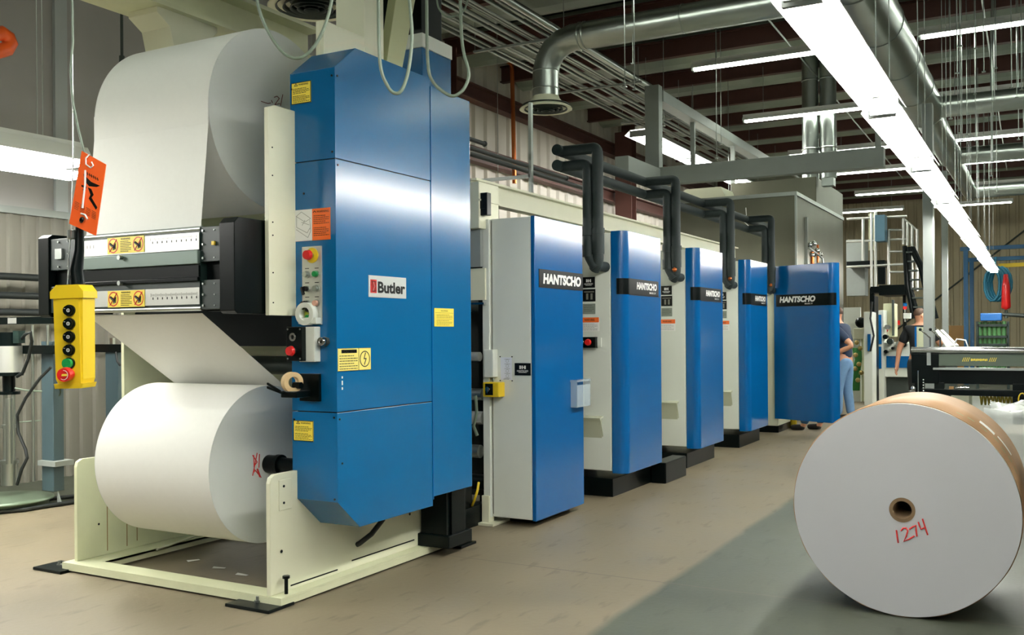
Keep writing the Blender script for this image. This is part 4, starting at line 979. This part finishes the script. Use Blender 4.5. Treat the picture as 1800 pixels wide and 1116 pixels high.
ti.add([tq(.22,.28,.001),tq(.55,.33,.001),tq(.90,.32,.001),tq(.78,.36,.001),tq(.5,.40,.001),tq(.32,.36,.001)],[(0,1,2,3,4,5)])
ti.add([tq(.46,.42,.001),tq(.60,.42,.001),tq(.72,.48,.001),tq(.66,.53,.001),tq(.92,.62,.001),tq(.88,.66,.001),tq(.56,.56,.001),tq(.60,.50,.001)],[(0,1,2,3,4,5,6,7)])
ti.add([tq(.22,.43,.001),tq(.42,.42,.001),tq(.42,.45,.001),tq(.22,.455,.001)],[(0,1,2,3)]); ti.add([tq(.28,.48,.001),tq(.42,.47,.001),tq(.36,.51,.001)],[(0,1,2)])
ti.build('tag_print',None,tg)
MB().tube([tq(.36,-.01,.004),tq(.26,.06,.005),tq(.30,.14,.005),tq(.50,.15,.005),tq(.58,.10,.005),tq(.50,.07,.005)],.0022,8).tube([tq(.30,.22,.004),tq(.38,.4,.004),tq(.42,.72,.004)],.0028,8).tube([tq(.40,.80,.004),tq(.55,.79,.004),tq(.66,.83,.004)],.0024,8).build('plastic_tie_highlights',WHITEINK,tg)  # white tubes stand in for highlights on a plastic tie
MB().use(CHROME).cyl(tq(.48,.875,0),tq(.48,.875,.006),.009,seg=16).use(BLACK).cyl(tq(.48,.875,.006),tq(.48,.875,.009),.005,seg=12).build('grommet',None,tg)
def hangcable(pts,r,label):
    pts=[rayp(*p) for p in pts]
    # smooth with Catmull-Rom
    out=[]
    for i in range(len(pts)-1):
        p0=pts[max(0,i-1)];p1=pts[i];p2=pts[i+1];p3=pts[min(len(pts)-1,i+2)]
        for k in range(6):
            t=k/6; out.append(.5*((2*p1)+(p2-p0)*t+(2*p0-5*p1+4*p2-p3)*t*t+(3*p1-p0-3*p2+p3)*t**3))
    out.append(pts[-1])
    return tag(MB().tube(out,r,10).build('hanging_cable',CABLE),label,'cable')
hangcable([(664,-60,3.7),(665,0,3.7),(668,110,3.7),(682,152,3.7),(696,164,3.7),(708,155,3.7),(719,118,3.7),(724,60,3.7),(720,0,3.7),(718,-60,3.7)],.0066,'grey cable loop hanging in front of the blue cabinet, middle one of three')
hangcable([(749,-60,4.4),(750,0,4.4),(752,110,4.4),(762,145,4.4),(785,165,4.4),(800,168,4.4),(816,155,4.4),(824,128,4.4),(813,80,4.4),(809,0,4.4),(809,-60,4.4)],.0075,'grey cable loop hanging beside the right edge of the blue cabinet')
hangcable([(449,-60,3.55),(452,0,3.55),(464,40,3.55),(483,75,3.55),(505,98,3.55),(530,101,3.55),(552,82,3.55),(570,48,3.55),(583,0,3.55),(586,-60,3.55)],.0060,'grey cable loop hanging in front of the upper paper roll, leftmost of three')
hangcable([(766,-60,5.2),(768,0,5.2),(775,20,5.2),(790,30,5.2),(812,22,5.2),(822,0,5.2),(824,-40,5.2)],.005,'short thin cable loop at the top edge right of the blue cabinet')

# ================================================================== INK PUMP STATION AT THE LEFT WALL
YQ=5.2
def q2(u,v,y=YQ): return P(u,v,'Y',y)
def pbox(mb,u0,v0,u1,v1,y,dy,b=0):
    a=q2(u0,v1,y); c=q2(u1,v0,y); return mb.box(a.x,c.x,y,y+dy,max(a.z,.002),c.z,b)
ps=thing('ink_pump_stand','ink pump stand with grey post, black arms and silver motor by the left wall','machine',(q2(40,800).x,YQ,0))
a=q2(84,862,YQ+.1)
pbox(MB(),74,600,93,862,YQ+.1,.1,.004).build('grey_post',mat('blue_grey_paint',(62,80,86),.5),ps)
pbox(MB(),66,812,97,818,YQ+.06,.18).build('post_collar',GREYP,ps)
b0=q2(93,862,YQ+.1);MB().prism([(b0.x,.002),(b0.x+.06,.002),(b0.x,.13)],'Y',YQ+.14,YQ+.15).build('gusset',GREYP,ps)
pbox(MB(),-30,556,90,571,YQ+.02,.06,.003).build('upper_arm',BLACK,ps)
pbox(MB(),36,607,93,622,YQ+.02,.06,.003).build('lower_arm',BLACK,ps)
lab(ps,'arm_label','Y',YQ+.02,q2(10,560).x,q2(25,560).x,q2(0,569).z,q2(0,559).z,ALU,.002)
for u0,u1,v0,v1 in ((54,60,571,846),(80,87,571,607)):
    pa=q2((u0+u1)/2,v0,YQ+.05);pb=q2((u0+u1)/2,v1,YQ+.05); MB().cyl(pa,(pa.x,pa.y,max(pb.z,.02)),.011,seg=12).build('lift_rod',STEEL,ps)
mc=q2(15,620,YQ-.05); zt=q2(15,612).z; zb_=q2(15,654).z
def cylv(name,v0,v1,rad,m,u=15,seg=28,dy=-.05):
    x=q2(u,600,YQ+dy).x; return MB().cyl((x,YQ+dy,max(.02,q2(u,v1,YQ+dy).z)),(x,YQ+dy,q2(u,v0,YQ+dy).z),rad,seg=seg).build(name,m,ps)
cylv('motor_barrel',608,654,.112,ALU); cylv('motor_cap',584,608,.10,BLACK); cylv('motor_flange',654,660,.115,BLACK); cylv('pump_neck',660,688,.05,BLACK); cylv('pump_flange',688,693,.09,BLACK)
cylv('pump_tube',693,815,.018,STEEL,u=8); cylv('pump_tube',693,815,.018,STEEL,u=22); cylv('pump_tube',700,815,.028,STEEL,u=15,dy=-.09); cylv('collar',746,752,.06,STEEL); cylv('foot_collar',812,852,.065,STEEL); cylv('foot_collar',808,814,.075,STEEL)
lab(ps,'motor_label','Y',YQ-.165,q2(15,600).x-.0,q2(30,600).x,q2(0,640).z,q2(0,619).z,WHITEINK,.002)
x=q2(8,870,YQ-.1).x
MB().lathe([(0,.012),(.36,.012),(.36,.05),(.40,.06),(.40,.075),(.33,.085),(.0,.09)],(x,YQ-.12,0),48).build('drum_follower_plate',mat('pale_green_metal',(104,120,100),.4,.3),ps)
MB().tube([q2(36,598,YQ-.05),q2(44,588,YQ-.1),q2(54,584,YQ-.1),q2(56,600,YQ-.05),q2(50,630,YQ-.05),q2(40,655,YQ-.05),q2(30,662,YQ-.05)],.014,8).build('air_hose',BLKCABLE,ps)
MB().tube([q2(90,645,YQ-.02),q2(70,665,YQ-.05),q2(45,700,YQ-.1),q2(30,730,YQ-.1),q2(32,760,YQ-.1),q2(45,790,YQ-.1),q2(48,805,YQ-.1),q2(38,825,YQ-.12),q2(30,852,YQ-.12)],.013,8).build('air_hose',BLKCABLE,ps)
MB().tube([q2(26,682,YQ-.05),q2(45,686,YQ),q2(74,688,YQ+.1)],.008,6).build('small_tube',CABLE,ps); MB().tube([q2(22,743,YQ-.05),q2(72,739,YQ+.1)],.005,6).build('small_tube',CABLE,ps)
MB().box(q2(42,600).x,q2(52,600).x,YQ-.1,YQ-.04,q2(0,603).z,q2(0,582).z).build('regulator',DKGREEN,ps)
p2=thing('post_stand','blue-grey post with black cross arm by the left wall, partly behind the slanting paper web','stand',(q2(197,700,6.6).x,6.6,0))
pbox(MB(),187,618,207,880,6.6,.1,.004).build('grey_post',MATS['blue_grey_paint'],p2)
pbox(MB(),158,605,222,619,6.57,.06,.003).build('upper_arm',BLACK,p2)
pbox(MB(),193,594,198,606,6.62,.03).build('lift_rod',STEEL,p2)
MB().tube([q2(204,619,6.55),q2(206,635,6.53),q2(212,643,6.55)],.012,6).build('air_hose',BLKCABLE,p2)
for v0,v1,lb in ((884,871,'black cable on the floor by the pump stand, the upper of two'),(899,880,'black cable on the floor by the pump stand, the lower of two')):
    a=P(-40,v0+3,'Z',.02);b_=P(40,v0-3,'Z',.02);c=P(80,(v0+v1)/2,'Z',.02);d=P(165,v1-3,'Z',.02)
    tag(MB().tube([a,b_,c,d],.018,8).build('floor_cable',BLKCABLE),lb,'cable')
a=P(0,601,'Y',6.5)
tag(MB().cyl((XW+.12,4.6,1.33),(XW+.12,8.2,1.33),.012,seg=8).build('wall_conduit',COPPER),'thin copper tube along the ribbed wall behind the pump stand','pipe')

# ================================================================== BLACK MACHINE AT THE RIGHT
YM=11.5
bmn=thing('black_machine','long black machine with a chrome roller top edge behind the floor paper roll','machine',(.1,YM+.4,0))
def m2p(u,v,y=YM): return P(u,v,'Y',y)
xl=m2p(1602,640).x; xr=1.6
za=1.25
MB().cyl((xl,YM+.02,1.225),(xr,YM+.02,1.225),.036,seg=24).build('top_roller',CHROME,bmn)
MB().box(xl+.02,xr,YM+.06,YM+.9,1.17,1.215,.005).build('table_top',DKGREY,bmn)
MB().box(m2p(1650,640).x,xr,YM+.01,YM+.04,1.055,1.185,.003).build('front_panel',mat('green_grey_panel',(76,88,76),.4),bmn)
MB().box(m2p(1640,640).x,xr,YM-.01,YM+.05,1.01,1.035,.003).build('front_rail',GREYP,bmn)
MB().box(xl,m2p(1650,640).x,YM,YM+.8,.86,1.19,.006).build('end_housing',BLACK,bmn)
MB().box(m2p(1629,600).x,m2p(1636,600).x,YM-.008,YM,1.06,1.2).build('bracket_strip',GREYP,bmn)
MB().box(xl+.12,xr,YM+.03,YM+.8,.86,1.01,.004).build('lower_body',BLACK,bmn)
MB().box(xl+.10,xr,YM,YM+.1,.735,.80,.004).build('cross_rail',BLACK,bmn)
for u in (1607,1642,1780): 
    x=m2p(u,700).x; MB().box(x,x+(.10 if u!=1780 else .14),YM+.02,YM+.12,0,.87,.004).build('leg',BLACK,bmn)
MB().box(xr-.15,xr,YM+.02,YM+.12,0,.87,.004).build('leg',BLACK,bmn)
for u0,u1 in ((1630,1624),(1648,1642)):
    x=m2p(u0+4,608).x; MB().use(CHROME).tube([(x,YM+.05,1.2),(x,YM+.05,1.36),(x-.09,YM+.02,1.45)],.009,8).use(BLACK).sphere((x-.095,YM+.018,1.453),.018,10).build('lever',None,bmn)
fi=MB().use(STICKY); x0=m2p(1693,630).x
for k in range(4): fi.obox((x0+.018*k,YM+.008,1.125),(.003,0,0),(0,.001,0),(.009,0,.022)); fi.obox((x0+.26+.018*k,YM+.008,1.125),(.003,0,0),(0,.001,0),(.009,0,.022))
for k in range(11): fi.box(x0+.075+.015*k,x0+.086+.015*k,YM+.007,YM+.009,1.11+.002*(k%3),1.135-.002*(k%2))
fi.build('printed_marking',None,bmn)['label']='yellow slanted lettering'
MB().box(m2p(1668,680).x,m2p(1676,680).x,YM+.02,YM+.06,.80,.83).build('wood_block',CARD,bmn)
for k in range(3): MB().cyl((m2p(1680+k*8,690).x,YM+.02,.815+.004*k),(m2p(1687+k*8,690).x,YM+.02,.82),.010,seg=8).build('fitting',CHROME,bmn)
MB().use(CHROME).sphere((xl+.02,YM,.80),.03,10).cyl((xl-.03,YM,.77),(xl+.04,YM,.77),.012,seg=8).build('caster_fitting',None,bmn)
MB().cyl((m2p(1614,650).x,YM-.01,.5),(m2p(1614,650).x,YM-.01,1.0),.006,seg=6).build('thin_rod',STEEL,bmn)
m3=MB()
for k in range(5): m3.sphere((m2p(1623,650).x,YM+.0,.78+.03*k),.008,8)
m3.build('indicator_row',WHITEINK,bmn)
# white box and coiled yellow-black cable beyond
tag(pbox(MB().use(CREAM),1672,692,1704,740,12.9,.5,.01).use(BLACK).box(m2p(1682,700,12.9).x,m2p(1696,700,12.9).x,12.895,12.9,m2p(0,712,12.9).z,m2p(0,701,12.9).z).build('white_box',None),'cream box with a dark opening standing under the black machine','box')
cc=[]; xa=m2p(1722,700,12.2).x; xb=m2p(1782,700,12.2).x; zz=m2p(1750,703,12.2).z
for i in range(9*14+1): t=i/14*2*PI; cc.append((xa+(xb-xa)*i/(9*14),12.2+.05*math.sin(t),zz+.052*math.cos(t)))
tag(MB().use(mat('yellow_black_cord',(190,170,50),.5)).tube(cc,.010,6).build('coiled_cord',None),'springy coiled yellow cord under the black machine','cord')
cc=[(m2p(1797,703,11.2).x+.035*math.cos(t*.5),11.2,m2p(1797,703,11.2).z+.07*math.sin(t*.5)) for t in range(14)]
tag(MB().tube(cc,.007,6).build('power_cable',YELLOW),'yellow cord loop at the right edge beside the black machine leg','cord')

# ================================================================== FAR END OF THE HALL
YD=22.0
def fb(par,name,u0,v0,u1,v1,y,dy,m,b=0,floor=False):
    a=q2(u0,v1,y); c=q2(u1,v0,y); return MB().box(a.x,c.x,y,y+dy,.003 if floor else a.z,c.z,b).build(name,m,par)
fo=thing('folder_machine','far folding machine with white frames and blue panels beyond the open blue door','machine',(-3.0,22.5,0))
fb(fo,'white_upright',1519,548,1533,683,19.6,.5,WHITEP,.01,True)
fb(fo,'black_upright',1533,520,1537,675,19.9,.5,BLACK,0,True)
fb(fo,'pale_panel',1484,540,1512,700,20.5,.1,WHITEP,0,True)
fb(fo,'rear_cabinet',1488,420,1520,520,24.5,.5,GREYP)
fb(fo,'blue_panel',1535,553,1549,605,21.0,.6,BLUE2,.01)
fb(fo,'blue_panel',1535,609,1549,648,21.0,.6,BLUE2,.01)
fb(fo,'white_frame',1532,545,1553,662,21.05,.6,WHITEP,.01,True)
fb(fo,'grey_cabinet',1553,533,1572,592,21.6,.5,OLDCREAM,.01)
fb(fo,'grey_upright',1568,527,1571,590,21.5,.1,DKGREY)
fb(fo,'delivery_bed',1540,602,1604,662,21.2,.9,WHITEP,.01)
fb(fo,'blue_stripe',1558,626,1602,646,21.17,.05,BLUE2)
fb(fo,'dark_base',1546,664,1606,681,21.4,.8,DKGREY,0,True)
for u,v,r_,m in ((1557,592,.05,BLACK),(1565,600,.06,DKGREEN),(1560,575,.05,STEEL),(1580,604,.05,STEEL),(1590,606,.05,BLACK),(1558,618,.04,BLACK),(1570,612,.03,BLACK)):
    c=q2(u,v,21.1); MB().cyl((c.x,21.0,c.z),(c.x,21.2,c.z),r_,seg=12).build('hand_wheel',m,fo)
for u,v in ((1557,536),(1557,541)):
    c=q2(u,v+40,21.55); MB().cyl((c.x,21.5,c.z),(c.x,21.6,c.z),.04,seg=12).build('red_knob',RED,fo)
fb(fo,'small_red_sign',1572,563,1582,571,22.6,.03,RED)
fb(fo,'white_lamp_shade',1588,550,1600,560,21.5,.2,WHITEP)
c=q2(1591,541,22.2); MB().use(RED).cyl((c.x,22.2,c.z-.03),(c.x,22.2,c.z+.03),.04,seg=12).use(BLUE2).cyl((c.x,22.2,c.z+.03),(c.x,22.2,c.z+.10),.04,seg=12).use(STEEL).cyl((c.x,22.2,c.z-.3),(c.x,22.2,c.z-.03),.02,seg=8).build('stack_light',None,fo)
hm=MB().use(mat('green_hose',(50,130,60),.5))
for k in range(5):
    hm.tube([q2(1500+3*k,612,20.3),q2(1505+2*k,632,20.2),q2(1500+2.5*k,655,20.2),q2(1501+2*k,686,20.3)],.025,8)
hm.build('green_hose_bundle',None,fo)
hm=MB().use(mat('brass_parts',(170,150,90),.4,.5))
for u,v in ((1506,602),(1512,612),(1504,624),(1510,640),(1514,655),(1508,668),(1503,648)): hm.sphere(q2(u,v,20.1),.05,8)
hm.build('brass_valves',None,fo)
fb(fo,'valve_cabinet',1500,577,1519,596,20.2,.4,CREAM,.01); fb(fo,'valve_cabinet',1502,596,1518,688,20.6,.3,OLDCREAM,0,True)
c=q2(1513,567,20.1); MB().use(BLACK).sphere((c.x,20.1,c.z),.11,12).build('black_motor',None,fo)
fb(fo,'blue_bracket',1525,587,1530,617,19.55,.1,BLUE2)
MB().tube([q2(1533,530,19.5),q2(1530,560,19.5),q2(1536,590,19.4),q2(1530,617,19.5)],.02,6).build('cable',BLKCABLE,fo)
# platform with stairs
pf=thing('platform','far access platform with pale guard rails and black stairs under the light row','platform',(-4.0,24,0))
def line(par,name,m,r_,*pts,y=24): return MB().tube([q2(u,v,y) for u,v in pts],r_,8).build(name,m,par)
fb(pf,'deck_beam',1488,457,1555,469,24,1.0,BLACK); fb(pf,'deck_beam',1545,500,1594,519,23.0,1.2,BLACK); fb(pf,'deck_beam',1530,503,1560,515,23.4,.8,BLACK)
for v in (384,424,468): line(pf,'guard_rail',ALU,.028,(1488,v+1),(1594,v-4))
for u,v0,v1 in ((1517,385,458),(1532,375,505),(1539,372,506),(1562,404,500),(1588,384,430),(1595,390,432),(1603,397,510),(1612,403,512)): line(pf,'rail_post',ALU,.035,(u,v0),(u,v1))
line(pf,'guard_rail',ALU,.025,(1562,404),(1588,404)); line(pf,'guard_rail',ALU,.025,(1562,442),(1588,442)); line(pf,'guard_rail',ALU,.025,(1562,478),(1603,478)); line(pf,'guard_rail',ALU,.025,(1588,384),(1612,405))
for pts in (((1590,432),(1594,500),(1606,560)),((1597,434),(1600,505),(1616,565)),((1600,434),(1618,470),(1638,560)),((1604,434),(1622,470),(1646,560))): line(pf,'stair_stringer',BLACK,.05,*pts,y=23)
for k in range(7): 
    a=q2(1594+2*k,445+16*k,23);b_=q2(1604+4.5*k,445+16*k,23); MB().box(a.x,b_.x,22.9,23.2,a.z,a.z+.03).build('stair_tread',DKGREY,pf)
fb(pf,'blue_grey_box',1538,377,1555,424,23.6,.4,mat('steel_blue',(70,110,130),.5)); fb(pf,'deck_column',1530,506,1536,690,23.5,.2,BLACK,0,True); fb(pf,'brace',1543,469,1556,500,23.6,.1,BLACK)
fb(pf,'cream_cabinet',1527,375,1538,440,24.2,.3,OLDCREAM)
fb(pf,'deck_column',1588,519,1592,690,23.2,.15,BLACK,0,True)
# conveyor and papers
cv=thing('conveyor','pale slanted delivery conveyor behind the black machine, right of the broad grey column','conveyor',(-1.6,16,0))
MB().quad(q2(1645,583,15.5),q2(1650,580,15.5),q2(1678,609,15),q2(1668,611,15),.02).build('conveyor_side',WHITEP,cv)
MB().quad(q2(1653,582,15.7),q2(1658,581,15.7),q2(1686,609,15.1),q2(1680,609,15.1),.02).build('conveyor_side',WHITEP,cv)
MB().quad(q2(1648,588,15.9),q2(1660,590,16.1),q2(1684,612,15.6),q2(1664,612,15.4),.01).build('belt',PAPER,cv)
fb(cv,'support',1650,612,1680,700,15.6,.3,DKGREY,0,True)
MB().tube([q2(1678,604,14.6),q2(1682,596,14.6),q2(1697,598,14.6),q2(1702,610,14.6),q2(1690,612,14.6)],.012,8).build('wire_guard',WHITEINK,cv)
cb=thing('side_cabinet','cream cabinet with blue edge standing behind the black machine, left of the broad grey column','cabinet',(-1.7,14.9,0))
fb(cb,'cabinet_body',1611,575,1627,612,14.9,.5,OLDCREAM,.005,True); fb(cb,'blue_edge',1608,574,1611,612,14.88,.5,BLUE2,0,True)
# blue pipe frames with hoses
bf=thing('hoist_gantry','tall blue pipe frame with yellow rail at the far right','frame',(-1.0,28,0))
def vbar(u,v0,y,r_=.05,m=TEAL,par=bf,nm='blue_post'):
    c=q2(u,v0,y); MB().box(c.x-r_,c.x+r_,y-r_,y+r_,.003,c.z).build(nm,m,par)
vbar(1697.5,437,28,.055); vbar(1708,455,28.3,.05)
for (u0,v0,u1,v1,y,m) in ((1688,438,1870,430,28,TEAL),(1700,457,1870,450,28.3,TEAL),(1755,467,1870,462,28.1,YELLOW)):
    a=q2(u0,v0,y);b_=q2(u1,v1,y); MB().obox((a+b_)/2,(b_-a)/2,(0,.05,0),(0,0,.05)).build('rail',m,bf)
c=q2(1860,440,28); MB().box(c.x-.05,c.x+.05,27.95,28.35,.003,c.z).build('blue_post',TEAL,bf)
hz=MB()
for k in range(6):
    c=q2(1744+3.2*k,500-2*(k%2),27.5); 
    hz.tube([(c.x+.22*math.cos(t*.5)*(.8+.05*k),27.5+.03*k,c.z+.42*math.sin(t*.5)) for t in range(14)],.035,8)
hz.tube([(q2(1750,478,27.5).x,27.55,q2(1750,478,27.5).z),(q2(1750,470,28).x,27.9,q2(1750,462,28).z),(q2(1750,470,28).x,28.3,q2(1750,452,28.3).z)],.02,6)
tag(hz.build('hose_coil',HOSEBLUE),'coiled blue hose hanging from the far blue frame','hose')
c=q2(1768,482,27.2); c2=q2(1768,545,27.2)
tag(MB().lathe([(0,c.z),(.05,c.z),(.09,c.z-.3),(.11,c.z-.8),(.10,c2.z+.05),(0,c2.z)],(c.x,27.2,0),20).build('red_sleeve',RED),'long red sleeve hanging beside the coiled blue hose','hose')
tag(MB().cyl((c.x-.08,27.3,c2.z-.1),(c.x+.45,27.3,c2.z-.15),.05,seg=10).cyl((c.x,27.3,c2.z-.2),(c.x,27.3,c2.z),.04,seg=8).build('lifting_gripper',DKGREY),'dark hoist handle under the red sleeve','tool')
rk=thing('pipe_rack','rack of green upright pipes under a small blue box at the far right','rack',(-.8,26,0))
fb(rk,'blue_box',1723,550,1761,564,26,.4,mat('deep_blue',(20,90,160),.4),.02)
for k in range(6):
    a=q2(1722+8.5*k,566,26.1); MB().cyl((a.x,26.2,.4),(a.x,26.2,a.z+.02*(k%2)),.05,seg=10).sphere((a.x,26.2,a.z-.1),.07,8).build('green_pipe',mat('rack_green',(70,120,70),.5),rk)
for v in (572,592,606): 
    a=q2(1718,v,26.1);b_=q2(1772,v,26.1); MB().box(a.x,b_.x,26.1,26.15,a.z-.03,a.z+.03).build('rack_bar',DKGREEN,rk)
for u in (1716,1770): fb(rk,'rack_post',u,565,u+4,640,26.1,.1,DKGREEN,0,True)
tag(fb(None,'cardboard_pile',1668,572,1696,640,33,1.2,CARD,0,True),'brown cardboard pile against the tan end wall, right of the farther grey column','box')
# oil can and feet behind the open door
a=P(1394,752,'Z',0); tag(MB().cyl((a.x,a.y,0),(a.x,a.y,.22),.055,seg=20).cyl((a.x,a.y,.22),(a.x,a.y,.26),.02,seg=12).build('yellow_can',YELLOW),'small yellow can on the floor under the open blue door','can')

# ================================================================== PEOPLE
def skin(name,J,E_,m,parent,root=0,sub=2):
    'one continuous surface grown round a skeleton; J: list of (position, radius)'
    me=bpy.data.meshes.new(name); me.from_pydata([tuple(j[0]) for j in J],E_,[]); o=bpy.data.objects.new(name,me); COL.objects.link(o)
    sk=o.modifiers.new('s','SKIN'); sk.use_smooth_shade=True
    if not me.skin_vertices: me.skin_vertices.new()
    for i,j in enumerate(J):
        r_=j[1]; me.skin_vertices[0].data[i].radius=(r_,r_) if not isinstance(r_,tuple) else r_
        me.skin_vertices[0].data[i].use_root=(i==root)
    ss=o.modifiers.new('u','SUBSURF'); ss.levels=sub; ss.render_levels=sub
    dg=bpy.context.evaluated_depsgraph_get(); dg.update(); m2_=bpy.data.meshes.new_from_object(o.evaluated_get(dg)); bpy.data.objects.remove(o)
    mb=MB(); mb.add([v.co for v in m2_.vertices],[list(p.vertices) for p in m2_.polygons],True); bpy.data.meshes.remove(m2_)
    return mb.build(name,m,parent)
def person(label,loc,face,h,arms,shirt,trous,lean=.0,stride=.06,sleeve=True,look=0):
    'arms: for left and right: elbow and wrist offsets (forward, left, up) in units of height'
    t=thing('person',label,'person',loc)
    f=Vector((math.sin(face),math.cos(face),0)); l=Vector((-f.y,f.x,0)); o=Vector(loc)
    def W(a,b,c): return o+f*(a*h)+l*(b*h)+Vector((0,0,c*h))
    hipz=.52; ch=W(lean*.6,0,.74); nk=W(lean*1.0,0,.835); hd=W(lean*1.15+.012,0,.905); tp=W(lean*1.2+.008,0,.955)
    J=[];E_=[]
    def add(p,r_,par=None):
        J.append((p,r_*h)); 
        if par is not None: E_.append((par,len(J)-1))
        return len(J)-1
    pel=add(W(0,0,hipz),.075); wa=add(W(lean*.25,0,.60),.070,pel); c1=add(W(lean*.6,0,.72),.085,wa); c2=add(W(lean*.9,0,.795),.070,c1)
    n_=add(W(lean*1.0,0,.84),.034,c2); n2=add(W(lean*1.08,0,.865),.034,n_); h1=add(W(lean*1.15+.010,0,.905),.054,n2); h2=add(W(lean*1.2+.006,0,.945),.050,h1)
    feet=[]
    for s_,fw_ in ((1,stride),(-1,-stride)):
        hp=add(W(0,.048*s_,.49),.062,pel); kn=add(W(fw_*.5+.015,.055*s_,.28),.038,hp); an=add(W(fw_,.058*s_,.05),.024,kn); hl=add(W(fw_+.02,.058*s_,.024),.024,an); add(W(fw_+.10,.062*s_,.018),.018,hl); feet.append((fw_,s_))
    for s_,(el,wr_) in zip((1,-1),arms):
        sh=add(W(lean*.9,.095*s_,.79),.040,c2); e_=add(W(el[0],el[1]*s_,el[2]),.027,sh); w_=add(W(wr_[0],wr_[1]*s_,wr_[2]),.017,e_)
        d=(J[w_][0]-J[e_][0]).normalized(); sd=d.cross(l*s_); sd=sd.normalized() if sd.length>.1 else f.copy()
        pm=add(J[w_][0]+d*.035*h,.018,w_)
        for k,(off,ln) in enumerate(((-.014,.036),(-.005,.042),(.005,.040),(.014,.032))):
            b0_=add(J[pm][0]+d*.016*h+sd*off*h,.0062,pm); b1_=add(J[b0_][0]+d*ln*.5*h,.0055,b0_); add(J[b1_][0]+(d*.8-l*s_*.5).normalized()*ln*.5*h,.005,b1_)
        th=add(J[w_][0]+d*.022*h+sd*-.022*h,.0066,w_); add(J[th][0]+(d*.7-sd*.5).normalized()*.026*h,.0058,th)
    skin('body',J,E_,SKIN,t)
    # shirt
    J=[];E_=[]
    a=add(W(0,0,.50),(.086)); b=add(W(lean*.25,0,.61),.080,a); c=add(W(lean*.6,0,.72),.095,b); d_=add(W(lean*.88,0,.79),.080,c); add(W(lean*.98,0,.825),.045,d_)
    for s_,(el,wr_) in zip((1,-1),arms):
        sh=add(W(lean*.9,.095*s_,.79),.051,d_); S=W(lean*.9,.095*s_,.79); Ev=W(el[0],el[1]*s_,el[2]); add(S+(Ev-S)*.45,.046,sh); add(S+(Ev-S)*.78,.043,len(J)-1)
    skin('shirt',J,E_,shirt,t)
    J=[];E_=[]
    a=add(W(0,0,.555),.080); pz_=add(W(0,0,.51),.085,a)
    for s_,fw_ in ((1,stride),(-1,-stride)):
        hp=add(W(0,.048*s_,.48),.070,pz_); kn=add(W(fw_*.5+.015,.055*s_,.28),.046,hp); add(W(fw_*.9,.058*s_,.10),.038,kn); add(W(fw_,.058*s_,.045),.038,len(J)-1)
    skin('trousers',J,E_,trous,t)
    for fw_,s_ in feet:
        J=[];E_=[]; a=add(W(fw_-.005,.058*s_,.024),.024); b=add(W(fw_+.05,.06*s_,.024),.026,a); add(W(fw_+.115,.064*s_,.019),.021,b); skin('shoe',J,E_,SHOE,t)
    # head details
    lk=Vector((math.sin(face+look),math.cos(face+look),0)); lr=Vector((-lk.y,lk.x,0)); hc=W(lean*1.17+.009,0,.925)
    hb=MB()
    for i in range(9):
        for j in range(16): pass
    vs=[];n=8;sg=20
    for i in range(n+1):
        for j in range(sg):
            a=PI*.60*i/n; b=2*PI*j/sg; v=Vector((math.sin(a)*math.cos(b),math.sin(a)*math.sin(b),math.cos(a)))
            if v.x>.25 and v.z<.45: v=v*.86
            vs.append(hc+(lk*(v.x*.052-.006)+lr*v.y*.047+Vector((0,0,v.z*.052+.004)))*h)
    MB().add(vs,[[i*sg+j,(i+1)*sg+j,(i+1)*sg+(j+1)%sg,i*sg+(j+1)%sg] for i in range(n) for j in range(sg)],True).build('hair',HAIR,t)
    fm=MB().use(SKIN)
    for s_ in(1,-1): fm.sphere(hc+(lr*.048*s_+Vector((0,0,-.018))-lk*.004)*h,(.008*h,.008*h,.014*h),8)
    fm.build('ears',None,t)
    MB().use(SKIN).sphere(hc+(lk*.054+Vector((0,0,-.024)))*h,(.009*h,.009*h,.014*h),8).build('nose',None,t)
    ey=MB().use(INK)
    for s_ in(1,-1): ey.sphere(hc+(lk*.047+lr*.017*s_+Vector((0,0,-.008)))*h,.005*h,6)
    ey.build('eyes',None,t)
    mo=MB().use(REDINK); mo.sphere(hc+(lk*.048+Vector((0,0,-.045)))*h,(.008*h,.012*h,.003*h),8); mo.build('mouth',None,t)
    return t
person('person in navy T-shirt and blue jeans beside the open blue door',(-2.84,16.2,0),math.radians(-75),1.88,(((-.13,.12,.64),(.05,.15,.56)),((.0,-.0+.14,.61),(.14,.10,.58))),NAVY,DENIM,lean=.05,stride=.03)
a=P(1607,700,'Y',16.8)
person('person in black T-shirt seen from behind, left of the broad grey column',(a.x+.08,16.8,0),math.radians(12),1.84,(((-.0,.17,.63),(-.02,.185,.475)),((.06,.16,.66),(.18,.12,.68))),BLKCLOTH,TROUSER,lean=.02,stride=.02,look=.9)
person('person hidden behind the open blue door, only shoes and jeans showing below it',(-2.98,14.45,0),math.radians(-85),1.78,(((.05,.14,.62),(.16,.10,.62)),((.05,.14,.62),(.16,.10,.62))),NAVY,mat('dark_denim',(40,84,120),.8),lean=.03,stride=.05)
for k,(u,v,a_) in enumerate(((385,998,.4),(425,1010,.1),(340,985,1.2))):
    c=P(u,v,'Z',.004); dx=Vector((math.cos(a_),math.sin(a_),0))*.04; dy=Vector((-math.sin(a_),math.cos(a_),0))*.012
    tag(MB().quad(c-dx-dy,c+dx-dy,c+dx+dy,c-dx+dy+Vector((0,0,.006)),.001).build('paper_scrap',PAPER),'small torn paper scrap on the floor inside the splicer frame','paper','paper scraps inside the splicer frame')
#ENDMARK
